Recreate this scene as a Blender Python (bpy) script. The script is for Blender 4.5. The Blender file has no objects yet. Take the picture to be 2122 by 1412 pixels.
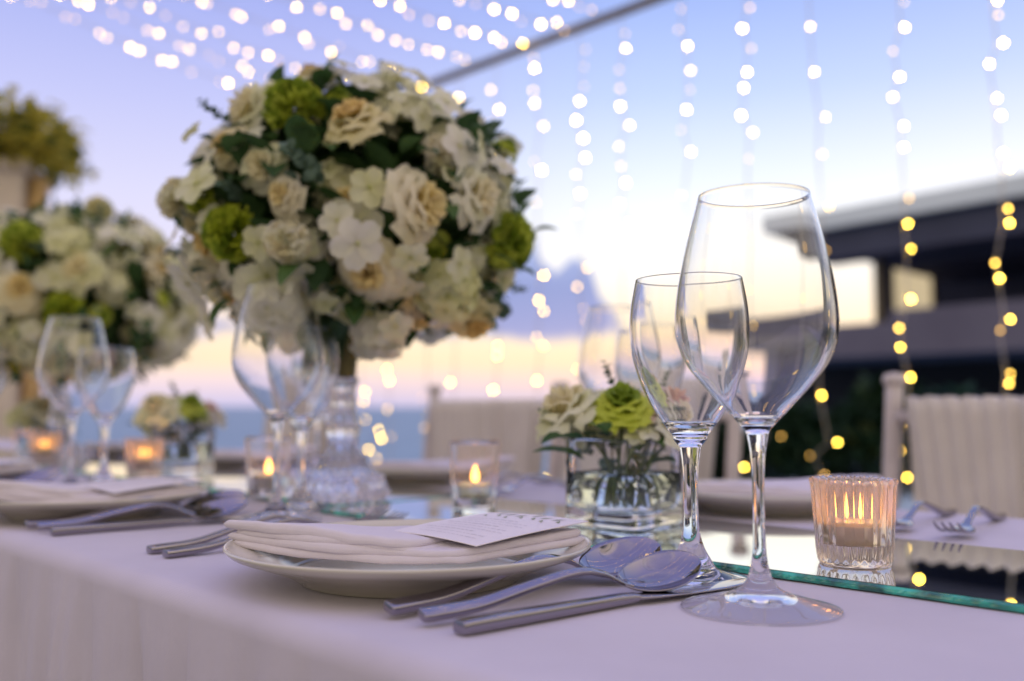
import bpy, bmesh, math, random
from mathutils import Vector, Matrix, noise
from math import sin, cos, pi, radians as R, sqrt, atan2
random.seed(7)
S = bpy.context.scene
C = S.collection

def lin(r, g, b):
    f = lambda c: (c/255/12.92) if c/255 <= .04045 else ((c/255+.055)/1.055)**2.4
    return (f(r), f(g), f(b), 1)

# ------------------------------------------------------------------ camera
cam = bpy.data.cameras.new('camera')
cam.sensor_width = 36; cam.lens = 33.93
cam.clip_start = .02; cam.clip_end = 60000
cam.dof.use_dof = True; cam.dof.focus_distance = .61; cam.dof.aperture_fstop = 3.3
cam.dof.aperture_blades = 9; cam.dof.aperture_rotation = R(12)
co = bpy.data.objects.new('camera', cam); C.objects.link(co)
co.location = (0, 0, .862); co.rotation_euler = (R(90+3.92), 0, 0)
S.camera = co

# ------------------------------------------------------------------ sky
w = bpy.data.worlds.new('World'); S.world = w; w.use_nodes = True
nt = w.node_tree; nt.nodes.clear()
def N(t, **k):
    n = nt.nodes.new(t)
    for a, b in k.items(): setattr(n, a, b)
    return n
def L(a, b): nt.links.new(a, b)
def M(op, a, b=None, c=None, clamp=False):
    n = N('ShaderNodeMath', operation=op, use_clamp=clamp)
    for i, v in enumerate((a, b, c)):
        if v is None: continue
        if isinstance(v, (int, float)): n.inputs[i].default_value = v
        else: L(v, n.inputs[i])
    return n.outputs[0]
def MR(v, a, b, c=0, d=1, smooth=True):
    n = N('ShaderNodeMapRange', interpolation_type='SMOOTHSTEP' if smooth else 'LINEAR')
    L(v, n.inputs[0])
    for i, x in enumerate((a, b, c, d)): n.inputs[i+1].default_value = x
    return n.outputs[0]
def RAMP(fac, stops, interp='LINEAR'):
    n = N('ShaderNodeValToRGB'); r = n.color_ramp; r.interpolation = interp
    while len(r.elements) > 1: r.elements.remove(r.elements[-1])
    for i, (p, c) in enumerate(stops):
        e = r.elements[0] if i == 0 else r.elements.new(p)
        e.position = p; e.color = c
    L(fac, n.inputs[0]); return n.outputs[0]
def MIX(f, a, b, t='MIX'):
    n = N('ShaderNodeMix', data_type='RGBA', blend_type=t)
    for s, v in ((n.inputs[0], f), (n.inputs[6], a), (n.inputs[7], b)):
        if isinstance(v, (int, float)): s.default_value = v
        elif isinstance(v, tuple): s.default_value = v
        else: L(v, s)
    return n.outputs[2]
tc = N('ShaderNodeTexCoord'); sp = N('ShaderNodeSeparateXYZ'); L(tc.outputs['Generated'], sp.inputs[0])
X, Y, Z = sp.outputs
elev = M('MULTIPLY', M('ARCSINE', Z), 180/pi)
azi = M('MULTIPLY', M('ARCTAN2', X, Y), 180/pi)
ef = MR(elev, 0, 90, 0, 1, False)
def sky_ramp(lst): return RAMP(ef, [(e/90, lin(*c)) for e, c in lst])
front = sky_ramp([(0,(203,196,224)),(1.4,(242,214,206)),(2.6,(255,229,192)),(5,(255,240,214)),(8,(255,252,246)),
                  (11,(243,248,255)),(14,(222,233,255)),(18,(188,207,249)),(23,(158,180,240)),(35,(158,174,238)),(60,(164,168,234)),(90,(170,170,236))])
left = sky_ramp([(0,(196,192,228)),(1.4,(236,214,222)),(2.6,(255,228,194)),(4.6,(255,233,206)),(6.2,(240,224,228)),(8,(224,217,240)),
                 (12,(213,211,241)),(17,(190,193,239)),(23,(160,170,232)),(35,(162,170,234)),(60,(166,168,234)),(90,(170,170,236))])
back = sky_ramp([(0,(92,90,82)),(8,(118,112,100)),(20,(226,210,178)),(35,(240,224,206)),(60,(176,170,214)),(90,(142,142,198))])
fl = MR(azi, -14, 10)
sky = MIX(fl, left, front)
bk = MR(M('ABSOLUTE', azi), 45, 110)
lift = N('ShaderNodeVectorMath', operation='SCALE'); L(back, lift.inputs[0]); lift.inputs['Scale'].default_value = 1.35  # gain added to the unseen sky behind the camera, to brighten the flowers
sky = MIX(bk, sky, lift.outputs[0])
# cloud bank over the sea: its top edge is a function of azimuth, broken up by noise
nz = N('ShaderNodeTexNoise'); nz.inputs['Scale'].default_value = 22; nz.inputs['Detail'].default_value = 5
L(tc.outputs['Generated'], nz.inputs['Vector'])
af = MR(azi, -40, 40, 0, 1, False)
g = lambda v: (v/20, v/20, v/20, 1)
top = RAMP(af, [((a+40)/80, g(h)) for a, h in [(-40,3),(-28,4.2),(-16,4.8),(-8,6.5),(-2,8.2),(0,9.6),(1.0,10.6),(1.9,8.7),(2.6,8.2),(3.7,9.2),(4.6,8.6),(5.4,6.2),(6.6,4.6),(9,3.6),(14,3.2),(25,3.8),(40,3.0)]], 'EASE')
topd = M('ADD', M('MULTIPLY', top, 20.0), M('MULTIPLY', M('SUBTRACT', nz.outputs[0], .5), 3.2))
ct = MR(M('SUBTRACT', topd, elev), -.15, .55)
cb = MR(M('ADD', elev, M('MULTIPLY', M('SUBTRACT', nz.outputs[0], .5), -2.4)), 3.7, 4.6)
cm = M('MULTIPLY', M('MULTIPLY', ct, cb), 1.0)
cc = RAMP(ef, [(3/90, lin(190,184,216)), (4.6/90, lin(150,158,210)), (7/90, lin(138,152,206)), (10.5/90, lin(168,184,228))])
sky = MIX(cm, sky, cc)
# faint wisps in the glow just over the horizon
n2 = N('ShaderNodeTexNoise'); n2.inputs['Scale'].default_value = 9; n2.inputs['Detail'].default_value = 4
mp = N('ShaderNodeMapping'); mp.inputs['Scale'].default_value = (1, 1, 7); L(tc.outputs['Generated'], mp.inputs[0]); L(mp.outputs[0], n2.inputs['Vector'])
wis = M('MULTIPLY', MR(n2.outputs[0], .5, .72), M('MULTIPLY', MR(elev, .5, 2), MR(elev, 7, 4)))
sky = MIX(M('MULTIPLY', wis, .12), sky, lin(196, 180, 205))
ns = N('ShaderNodeTexSky', sky_type='NISHITA'); ns.sun_disc = False
ns.sun_elevation = R(2); ns.sun_rotation = R(31)
ngain = N('ShaderNodeVectorMath', operation='SCALE'); L(ns.outputs[0], ngain.inputs[0]); ngain.inputs['Scale'].default_value = .015
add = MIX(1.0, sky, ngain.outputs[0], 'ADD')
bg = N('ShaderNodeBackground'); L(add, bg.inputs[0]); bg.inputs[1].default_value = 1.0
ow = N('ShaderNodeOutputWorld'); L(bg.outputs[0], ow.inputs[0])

# ------------------------------------------------------------------ the last glow of the sun, behind the house
sl = bpy.data.lights.new('sun', 'SUN'); sl.energy = .25; sl.angle = R(12); sl.color = (1, .80, .58)
so = bpy.data.objects.new('sun', sl); C.objects.link(so)
az, el = R(31), R(4)
so.rotation_euler = Vector((-sin(az)*cos(el), -cos(az)*cos(el), -sin(el))).to_track_quat('-Z', 'Y').to_euler()

S.view_settings.view_transform = 'Standard'; S.view_settings.look = 'None'
S.view_settings.exposure = .16; S.view_settings.gamma = 1; S.view_settings.use_curve_mapping = False
S.render.engine = 'CYCLES'
cy = S.cycles
cy.use_denoising = True; cy.denoiser = 'OPENIMAGEDENOISE'; cy.denoising_input_passes = 'RGB_ALBEDO_NORMAL'
cy.denoising_prefilter = 'ACCURATE'
cy.use_adaptive_sampling = False
cy.max_bounces = 14; cy.transmission_bounces = 14; cy.glossy_bounces = 6; cy.diffuse_bounces = 3; cy.transparent_max_bounces = 8
cy.sample_clamp_indirect = 4; cy.sample_clamp_direct = 0; cy.blur_glossy = .3
cy.caustics_reflective = True; cy.caustics_refractive = True

# ------------------------------------------------------------------ table frame: t along the table, d across it, z over its top
TH = R(44.075); E1 = Vector((-sin(TH), cos(TH), 0)); E2 = Vector((cos(TH), sin(TH), 0)); TZ = .75
ROT = atan2(-E1.y, -E1.x)
def W(t, d, z=0): return E1*t + E2*d + Vector((0, 0, TZ+z))

# ------------------------------------------------------------------ helpers
def mesh(name, v, f, smooth=True, mats=None, mi=None):
    me = bpy.data.meshes.new(name); me.from_pydata([tuple(p) for p in v], [], f)
    if smooth: me.polygons.foreach_set('use_smooth', [True]*len(me.polygons))
    for m in (mats or []): me.materials.append(m)
    if mi: me.polygons.foreach_set('material_index', mi)
    me.update(); return me
def link(name, me, parent=None, loc=None, rot=None, scale=None):
    o = bpy.data.objects.new(name, me); C.objects.link(o)
    if parent: o.parent = parent
    if loc is not None: o.location = loc
    if rot is not None: o.rotation_euler = rot
    if scale is not None: o.scale = scale if hasattr(scale, '__len__') else (scale,)*3
    return o
def tag(o, label=None, cat=None, group=None, kind=None):
    if label: o['label'] = label
    if cat: o['category'] = cat
    if group: o['group'] = group
    if kind: o['kind'] = kind
    return o
def thing(name, label, cat, loc, rz=0, group=None):
    o = link(name, None, loc=loc, rot=(0, 0, rz)); o.empty_display_size = .05
    return tag(o, label, cat, group)
def copy_tree(o, parent=None):
    c = o.copy(); C.objects.link(c)
    if parent: c.parent = parent
    for k in list(o.children): copy_tree(k, c)
    return c
def dup(o, loc, rz, label, group=None):
    c = copy_tree(o); c.location = loc; c.rotation_euler = (0, 0, rz); c['label'] = label
    if group: c['group'] = group
    return c

class MB:
    def __init__(s): s.v = []; s.f = []; s.m = []
    def add(s, v, f, mi=0, mat=None):
        n = len(s.v); s.v += [mat @ Vector(p) if mat else Vector(p) for p in v]
        s.f += [tuple(i+n for i in q) for q in f]; s.m += [mi]*len(f); return s
    def mesh(s, name, mats, smooth=True): return mesh(name, s.v, s.f, smooth, mats if isinstance(mats, list) else [mats], s.m)
    def box(s, a, b, mi=0, mat=None):
        x0, y0, z0 = a; x1, y1, z1 = b
        v = [(x0,y0,z0),(x1,y0,z0),(x1,y1,z0),(x0,y1,z0),(x0,y0,z1),(x1,y0,z1),(x1,y1,z1),(x0,y1,z1)]
        return s.add(v, [(3,2,1,0),(4,5,6,7),(0,1,5,4),(1,2,6,5),(2,3,7,6),(3,0,4,7)], mi, mat)
    def tube(s, pts, r, n=8, mi=0, cap=True):
        pts = [Vector(p) for p in pts]; rs = r if hasattr(r, '__len__') else [r]*len(pts)
        v = []; up = Vector((0.13, .21, .97)).normalized()
        for i, p in enumerate(pts):
            a = pts[max(i-1, 0)]; b = pts[min(i+1, len(pts)-1)]
            t = (b-a).normalized() if (b-a).length > 0 else Vector((0, 0, 1))
            if abs(t.dot(up)) > .98: u = t.cross(Vector((1, 0, 0))).normalized()
            else: u = t.cross(up).normalized()
            q = t.cross(u)
            v += [p + (u*cos(2*pi*k/n) + q*sin(2*pi*k/n))*rs[i] for k in range(n)]
        f = [(i*n+k, i*n+(k+1) % n, (i+1)*n+(k+1) % n, (i+1)*n+k) for i in range(len(pts)-1) for k in range(n)]
        if cap: f += [tuple(range(n))[::-1], tuple((len(pts)-1)*n+k for k in range(n))]
        return s.add(v, f, mi)
def grid_faces(a, b, wrap=False, off=0):
    f = []
    for i in range(a-1):
        for j in range(b if wrap else b-1):
            k = (j+1) % b
            f.append((off+i*b+j, off+i*b+k, off+(i+1)*b+k, off+(i+1)*b+j))
    return f
def catmull(pts, sub):
    out = []
    for i in range(len(pts)-1):
        p = [Vector(pts[max(i-1, 0)]), Vector(pts[i]), Vector(pts[i+1]), Vector(pts[min(i+2, len(pts)-1)])]
        for k in range(sub):
            t = k/sub
            out.append(.5*((2*p[1]) + (p[2]-p[0])*t + (2*p[0]-5*p[1]+4*p[2]-p[3])*t*t + (3*p[1]-p[0]-3*p[2]+p[3])*t**3))
    out.append(Vector(pts[-1])); return out
def lathe(prof, n=64, rmod=None):
    """prof: list of (r, z) going from the axis at the bottom, outside up, inside down to the axis; normals outward"""
    v = []
    for r, z in prof:
        for k in range(n):
            a = 2*pi*k/n; rr = max(r, 1e-6); zz = z
            if rmod: rr, zz = rmod(rr, z, a)
            v.append((rr*cos(a), rr*sin(a), zz))
    return v, grid_faces(len(prof), n, True)

# ------------------------------------------------------------------ materials
def mat(name, base=(.8,.8,.8,1), rough=.5, metal=0, spec=.5, **k):
    m = bpy.data.materials.new(name); m.use_nodes = True
    p = m.node_tree.nodes['Principled BSDF']
    p.inputs['Base Color'].default_value = base if len(base) == 4 else (*base, 1)
    p.inputs['Roughness'].default_value = rough; p.inputs['Metallic'].default_value = metal
    p.inputs['Specular IOR Level'].default_value = spec
    for a, b in k.items(): p.inputs[a.replace('_', ' ')].default_value = b
    return m
def varied(m, c1, c2, scale=20, detail=3, lo=.35, hi=.65, bump=0, bscale=None, coord='Object'):
    n = m.node_tree; p = n.nodes['Principled BSDF']
    t = n.nodes.new('ShaderNodeTexCoord'); z = n.nodes.new('ShaderNodeTexNoise')
    z.inputs['Scale'].default_value = scale; z.inputs['Detail'].default_value = detail
    r = n.nodes.new('ShaderNodeValToRGB'); e = r.color_ramp.elements
    e[0].position = lo; e[1].position = hi; e[0].color = c1 if len(c1) == 4 else (*c1, 1); e[1].color = c2 if len(c2) == 4 else (*c2, 1)
    n.links.new(t.outputs[coord], z.inputs['Vector']); n.links.new(z.outputs[0], r.inputs[0]); n.links.new(r.outputs[0], p.inputs['Base Color'])
    if bump:
        z2 = n.nodes.new('ShaderNodeTexNoise'); z2.inputs['Scale'].default_value = bscale or scale*4; z2.inputs['Detail'].default_value = 4
        b = n.nodes.new('ShaderNodeBump'); b.inputs['Strength'].default_value = bump; b.inputs['Distance'].default_value = .002
        n.links.new(t.outputs[coord], z2.inputs['Vector']); n.links.new(z2.outputs[0], b.inputs['Height']); n.links.new(b.outputs[0], p.inputs['Normal'])
    return m
def cloth(name, c1, c2, weave=9000, strength=.25, wr=.25, rough=.85):
    m = mat(name, c1, rough, spec=.2, Sheen_Weight=.12); n = m.node_tree; p = n.nodes['Principled BSDF']
    varied(m, c1, c2, 9, 4, .3, .7)
    t = n.nodes.new('ShaderNodeTexCoord')
    s = n.nodes.new('ShaderNodeSeparateXYZ'); n.links.new(t.outputs['Object'], s.inputs[0])
    hs = []
    for i in (0, 1, 2):
        a = n.nodes.new('ShaderNodeMath'); a.operation = 'MULTIPLY'; a.inputs[1].default_value = weave; n.links.new(s.outputs[i], a.inputs[0])
        b = n.nodes.new('ShaderNodeMath'); b.operation = 'SINE'; n.links.new(a.outputs[0], b.inputs[0]); hs.append(b.outputs[0])
    q = n.nodes.new('ShaderNodeMath'); q.operation = 'ADD'; n.links.new(hs[0], q.inputs[0]); n.links.new(hs[1], q.inputs[1])
    q2 = n.nodes.new('ShaderNodeMath'); q2.operation = 'ADD'; n.links.new(q.outputs[0], q2.inputs[0]); n.links.new(hs[2], q2.inputs[1])
    b = n.nodes.new('ShaderNodeBump'); b.inputs['Strength'].default_value = strength; b.inputs['Distance'].default_value = .00025
    n.links.new(q2.outputs[0], b.inputs['Height'])
    z = n.nodes.new('ShaderNodeTexNoise'); z.inputs['Scale'].default_value = 28; z.inputs['Detail'].default_value = 3
    n.links.new(t.outputs['Object'], z.inputs['Vector'])
    b2 = n.nodes.new('ShaderNodeBump'); b2.inputs['Strength'].default_value = wr; b2.inputs['Distance'].default_value = .004
    n.links.new(z.outputs[0], b2.inputs['Height']); n.links.new(b.outputs[0], b2.inputs['Normal']); n.links.new(b2.outputs[0], p.inputs['Normal'])
    return m
def emis(name, col, s):
    m = bpy.data.materials.new(name); m.use_nodes = True; n = m.node_tree; n.nodes.clear()
    e = n.nodes.new('ShaderNodeEmission'); e.inputs[0].default_value = (*col, 1); e.inputs[1].default_value = s
    o = n.nodes.new('ShaderNodeOutputMaterial'); n.links.new(e.outputs[0], o.inputs[0]); return m
def glass(name, col=(1,1,1), ior=1.47, rough=0):
    m = bpy.data.materials.new(name); m.use_nodes = True; n = m.node_tree; n.nodes.clear()
    e = n.nodes.new('ShaderNodeBsdfGlass'); e.inputs['Color'].default_value = (*col, 1); e.inputs['IOR'].default_value = ior; e.inputs['Roughness'].default_value = rough
    o = n.nodes.new('ShaderNodeOutputMaterial'); n.links.new(e.outputs[0], o.inputs[0]); return m
def petal(name, c1, c2, scale=30, tr=.35):
    m = mat(name, c1, .6, spec=.3); varied(m, c1, c2, scale, 2, .3, .7, .3, 300)
    n = m.node_tree; p = n.nodes['Principled BSDF']; o = n.nodes['Material Output']
    t = n.nodes.new('ShaderNodeBsdfTranslucent'); x = n.nodes.new('ShaderNodeMixShader'); x.inputs[0].default_value = tr
    # each bloom or leaf has its own tone
    rp = [q for q in n.nodes if q.type == 'VALTORGB'][0]; nz_ = [l.from_socket for l in n.links if l.to_socket == rp.inputs[0]][0]
    oi = n.nodes.new('ShaderNodeObjectInfo'); ma = n.nodes.new('ShaderNodeMath'); ma.operation = 'MULTIPLY_ADD'; ma.inputs[1].default_value = .7
    n.links.new(oi.outputs['Random'], ma.inputs[0]); m2 = n.nodes.new('ShaderNodeMath'); m2.operation = 'SUBTRACT'; m2.inputs[1].default_value = .35
    n.links.new(nz_, m2.inputs[0]); n.links.new(m2.outputs[0], ma.inputs[2]); n.links.new(ma.outputs[0], rp.inputs[0]); rp.color_ramp.elements[0].position = .1; rp.color_ramp.elements[1].position = .9
    src = [l.from_socket for l in n.links if l.to_socket == p.inputs['Base Color']][0]
    n.links.new(src, t.inputs[0]); n.links.new(p.outputs[0], x.inputs[1]); n.links.new(t.outputs[0], x.inputs[2]); n.links.new(x.outputs[0], o.inputs[0])
    return m

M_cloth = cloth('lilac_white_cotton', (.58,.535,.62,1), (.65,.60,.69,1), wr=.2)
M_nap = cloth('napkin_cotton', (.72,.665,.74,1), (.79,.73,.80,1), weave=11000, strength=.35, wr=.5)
M_por = mat('glazed_porcelain', (.72,.68,.60,1), .16, spec=.5, Coat_Weight=.4, Coat_Roughness=.08)
varied(M_por, (.62,.58,.49), (.68,.64,.55), 6)
M_steel = mat('polished_steel', (.34,.315,.34,1), .12, 1); 
def scratch(m, r0, r1):
    n = m.node_tree; p = n.nodes['Principled BSDF']; t = n.nodes.new('ShaderNodeTexCoord'); z = n.nodes.new('ShaderNodeTexNoise')
    z.inputs['Scale'].default_value = 90; z.inputs['Detail'].default_value = 6
    mr = n.nodes.new('ShaderNodeMapRange'); mr.inputs[3].default_value = r0; mr.inputs[4].default_value = r1
    n.links.new(t.outputs['Object'], z.inputs['Vector']); n.links.new(z.outputs[0], mr.inputs[0]); n.links.new(mr.outputs[0], p.inputs['Roughness'])
scratch(M_steel, .035, .13)
M_glass = glass('clear_glass')
M_votive = glass('peach_tinted_glass', (1,.94,.895))
def glow_mix(m, f):  # warm translucent share added so the glass shows flame glow; no deposit on it
    n = m.node_tree; g = [q for q in n.nodes if q.type == 'BSDF_GLASS'][0]; o = [q for q in n.nodes if q.type == 'OUTPUT_MATERIAL'][0]
    t = n.nodes.new('ShaderNodeBsdfTranslucent'); t.inputs[0].default_value = (.96,.84,.72,1)
    x = n.nodes.new('ShaderNodeMixShader'); x.inputs[0].default_value = f
    n.links.new(g.outputs[0], x.inputs[1]); n.links.new(t.outputs[0], x.inputs[2]); n.links.new(x.outputs[0], o.inputs[0])
glow_mix(M_votive, .15)
M_plainv = glass('glow_mix_glass', (1,1,1)); glow_mix(M_plainv, .035)  # clear glass with a small share of the added flame glow
M_crystal = glass('cut_crystal', (.98,.97,.99), 1.52)
M_water = glass('still_water', (.97,.99,.98), 1.33)
M_mirror = mat('mirror_silvering', (.80,.87,.85,1), .015, 1)
M_edge = mat('green_glass_edge', (.01,.26,.21,1), .08, spec=.8, Coat_Weight=.6)
varied(M_edge, (.004,.11,.09), (.03,.50,.38), 60, 5, .38, .62, .9, 160)
M_wax = mat('tealight_wax', (.86,.74,.55,1), .45, Subsurface_Weight=.4); M_wax.node_tree.nodes['Principled BSDF'].inputs['Subsurface Radius'].default_value = (.01,.005,.002)
M_cup = mat('tealight_tin', (.7,.68,.62,1), .35, .9)
M_wick = mat('burnt_wick', (.02,.02,.02,1), .9)
M_flame = emis('candle_flame', (1,.43,.08), 240)
M_flame_core = emis('candle_flame_core', (1,.78,.40), 60)
M_paper = mat('menu_paper', (.82,.77,.80,1), .55); varied(M_paper, (.82,.76,.80), (.86,.80,.84), 60, 3, .3, .7, .1, 900)
M_ink = mat('grey_ink', (.60,.56,.60,1), .7)
M_inkleaf = mat('printed_leaf_green', (.20,.24,.17,1), .7); varied(M_inkleaf, (.30,.34,.24), (.50,.52,.42), 120)
M_wire = mat('pale_cable', (.55,.52,.52,1), .6)
M_b = [emis('bulb_dim', (1,.56,.12), 7), emis('bulb_medium', (1,.60,.10), 22), emis('bulb_bright', (1,.62,.08), 54)]
M_beam = mat('grey_painted_steel', (.17,.155,.16,1), .5); varied(M_beam, (.14,.13,.135), (.20,.185,.19), 8)
M_chair = mat('limewashed_chair_wood', (.62,.55,.52,1), .45); varied(M_chair, (.55,.49,.46), (.68,.61,.58), 12)
M_cover = cloth('ivory_chair_cover', (.60,.55,.50,1), (.70,.65,.59,1), wr=.8)
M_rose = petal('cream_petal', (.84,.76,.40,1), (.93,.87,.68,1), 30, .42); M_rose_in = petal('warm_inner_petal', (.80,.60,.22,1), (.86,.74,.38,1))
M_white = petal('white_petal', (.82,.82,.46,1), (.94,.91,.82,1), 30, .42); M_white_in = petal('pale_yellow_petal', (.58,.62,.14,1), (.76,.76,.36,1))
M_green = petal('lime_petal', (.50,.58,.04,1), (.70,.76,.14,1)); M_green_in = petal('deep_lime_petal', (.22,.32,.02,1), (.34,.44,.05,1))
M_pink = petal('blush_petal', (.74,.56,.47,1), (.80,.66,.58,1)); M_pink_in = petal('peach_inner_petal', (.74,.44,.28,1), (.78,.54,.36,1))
M_leaf = petal('dark_leaf', (.035,.085,.025,1), (.09,.17,.045,1), 40, .3)
M_euc = petal('eucalyptus_leaf', (.07,.125,.08,1), (.14,.21,.14,1), 40, .25)
M_stem = mat('green_stem', (.10,.15,.03,1), .5); varied(M_stem, (.07,.11,.02), (.16,.20,.05), 60)
M_pot = mat('olive_gold_pot', (.16,.13,.03,1), .35, .3); varied(M_pot, (.10,.085,.02), (.20,.16,.05), 30)

# ================================================================== the setting
def plane_poly(name, pts, z, m, kind='structure'):
    return tag(link(name, mesh(name, [(x, y, z) for x, y in pts], [tuple(range(len(pts)))], False, [m])), kind=kind)
M_sea = mat('evening_sea', (.13,.25,.34,1), .42, spec=.35)
varied(M_sea, (.12,.24,.33), (.17,.30,.40), .02, 5, .3, .7, .6, .6)
M_sea.node_tree.nodes['Bump'].inputs['Distance'].default_value = .5
plane_poly('sea', [(-45000,-200),(45000,-200),(45000,50000),(-45000,50000)], -28, M_sea)
# terrace: separate stone slabs on a bed
M_slab = mat('terrace_stone', (.30,.27,.25,1), .7); varied(M_slab, (.12,.115,.11), (.18,.17,.16), 3, 5, .3, .7, .4, 60)
def tpoly(name, t0, t1, d0, d1, z0, z1, m):
    b = MB(); p = [E1*t0+E2*d0, E1*t1+E2*d0, E1*t1+E2*d1, E1*t0+E2*d1]
    v = [(q.x, q.y, z0) for q in p]+[(q.x, q.y, z1) for q in p]
    b.add(v, [(0,1,2,3),(7,6,5,4),(4,5,1,0),(5,6,2,1),(6,7,3,2),(7,4,0,3)])
    return link(name, b.mesh(name, m, False))
tag(tpoly('terrace', -6, 9, -5, 6.6, -30, -.012, M_slab), kind='structure')
M_soil = mat('garden_lawn', (.05,.08,.03,1), .9); varied(M_soil, (.03,.06,.02), (.07,.11,.04), 2, 6)
gp = [E1*-40+E2*6.604, E1*3.4+E2*6.604, E1*2.0+E2*34, E1*-40+E2*34]
b = MB(); v = [(q.x, q.y, -30) for q in gp]+[(q.x, q.y, -.02) for q in gp]
b.add(v, [(0,1,2,3),(7,6,5,4),(4,5,1,0),(5,6,2,1),(6,7,3,2),(7,4,0,3)])
tag(link('garden_ground', b.mesh('garden_ground', M_soil, False)), kind='structure')

# ------------------------------------------------------------------ modern house across the garden
M_dark = mat('slate_blue_render', (.045,.045,.075,1), .7); varied(M_dark, (.040,.044,.085), (.056,.062,.115), .6, 5)
M_band = mat('lilac_grey_concrete', (.14,.13,.19,1), .7); varied(M_band, (.12,.11,.165), (.16,.15,.21), .8, 5)
M_fasc = mat('pale_roof_fascia', (.62,.68,.72,1), .5); varied(M_fasc, (.76,.84,.88), (.82,.90,.94), .8)
M_black = mat('shadowed_wall', (.016,.016,.022,1), .8); varied(M_black, (.013,.013,.018), (.02,.02,.028), .8)  # shade of the recess under the slab is put into the near-black colour
M_post = mat('grey_column_render', (.20,.19,.22,1), .7)
M_lit = emis('lit_cream_room', (1,.80,.50), .55)
M_frame = mat('bronze_window_frame', (.30,.24,.14,1), .5)
f0 = Vector((5.36, 19.7, 0)); fd = Vector((.596, -.803, 0)); fn = Vector((.71, .706, 0)).normalized()
def H(a, b_, z): p = f0+fd*a+fn*b_; return (p.x, p.y, z)
def hbox(name, a0, a1, b0, b1, z0, z1, m, parent, mats=None):
    v = [H(a0,b0,z0),H(a1,b0,z0),H(a1,b1,z0),H(a0,b1,z0),H(a0,b0,z1),H(a1,b0,z1),H(a1,b1,z1),H(a0,b1,z1)]
    me = mesh(name, v, [(0,1,2,3),(7,6,5,4),(4,5,1,0),(5,6,2,1),(6,7,3,2),(7,4,0,3)], False, [m])
    o = link(name, me); o.parent = parent; return o
house = thing('modern_house', 'dark slate flat-roofed house with a deep roof overhang and open terrace', 'house', (0,0,0))
hbox('roof', -.0, 12, .15, 12, 4.36, 4.62, M_dark, house)
hbox('fascia', -.02, 12, 0, .147, 4.34, 4.68, M_fasc, house)
hbox('fascia', -.17, -.023, 0, 12, 4.34, 4.68, M_fasc, house)
hbox('beam', .9, 12, .2, 1.0, 3.75, 4.357, M_dark, house)
hbox('wall', .0, 12, 4.85, 5.15, 2.43, 4.357, M_dark, house)
hbox('wall', 1.9, 12, 1.5, 4.847, 3.65, 4.357, M_dark, house)
hbox('floor_slab', -2.2, 12, 0, 12, 1.80, 2.42, M_band, house)
hbox('opening_frame', -.02, .18, 4.70, 4.847, 2.423, 4.337, M_frame, house)
hbox('parapet', 2.6, 12, .02, .2, 2.423, 2.62, M_band, house)
wn = hbox('window', .45, 1.45, 4.80, 4.847, 3.0, 4.2, M_frame, house)
hbox('pane', .50, 1.40, 4.77, 4.797, 3.05, 4.15, M_lit, wn)
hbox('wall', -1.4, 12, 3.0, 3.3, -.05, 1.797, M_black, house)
hbox('column', -.35, .1, .3, .75, -.05, 1.797, M_post, house)
hbox('column', 5.0, 5.45, .3, .75, -.05, 1.797, M_post, house)

# ------------------------------------------------------------------ leaves, blooms
def leaf_mesh(name, m, l=.05, w_=.022, round_=False, n=5):
    v = []; f = []
    for i in range(n+1):
        s = i/n; ww = w_*(sin(pi*min(1, s*.96+.02))**(.55 if round_ else .85))*(1 if round_ else (1-.25*s))/1
        z = .10*l*sin(s*pi*.9) - .08*l*s
        for k, x in enumerate((-1, 0, 1)): v.append((x*ww, s*l, z + abs(x)*ww*.35))
    return mesh(name, v, grid_faces(n+1, 3), True, [m])
ME_leaf = leaf_mesh('leaf', M_leaf, .052, .017); ME_euc = leaf_mesh('leaf', M_euc, .026, .012, True)
def rose_mesh(name, mo, mi_, rad=.034, n=26, ruffle=0, seed=1, open_=1.0):
    rg = random.Random(seed); b = MB()
    for i in range(n):
        f = (i+.5)/n; ph = i*2.39996 + rg.uniform(-.2, .2)
        spread = .95 - .35*f + .1*rg.random(); A = 7 if ruffle else 6; B = 6
        ri = rad*(.04+.20*f); ro = rad*(.16+.86*f**.9)*open_; h = rad*(1.15-.62*f**1.5)*(1+rg.uniform(-.06, .06)); lean = f
        v = []
        for bb in range(B):
            s = bb/(B-1)
            for a in range(A):
                u = -1+2*a/(A-1)
                rr = ri+(ro-ri)*(s**(1.5-.5*f))*(1-.10*u*u*(1-f))
                z = h*(sin(s*pi*.5)**.8) - rad*.38*lean*max(0, s-.6)**1.3*2.2 - h*.22*(u*u)*s
                ang = ph + u*spread*(.45+.55*sin(min(1, s*1.15+.1)*pi*.5))*(1-.25*s**4*abs(u))
                if ruffle:
                    k = ruffle*rad*s*s
                    rr += k*sin(u*9+i*1.7)*.9 + k*rg.uniform(-.5, .5); z += k*cos(u*11+i)*.9 + k*rg.uniform(-.5, .5)
                v.append((rr*cos(ang), rr*sin(ang), z-rad*.35))
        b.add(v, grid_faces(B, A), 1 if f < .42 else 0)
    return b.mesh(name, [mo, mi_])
ME_rose = [rose_mesh('rose', M_rose, M_rose_in, .034, 32, .028, 3), rose_mesh('rose', M_white, M_rose, .034, 28, .035, 5, 1.08)]
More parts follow.
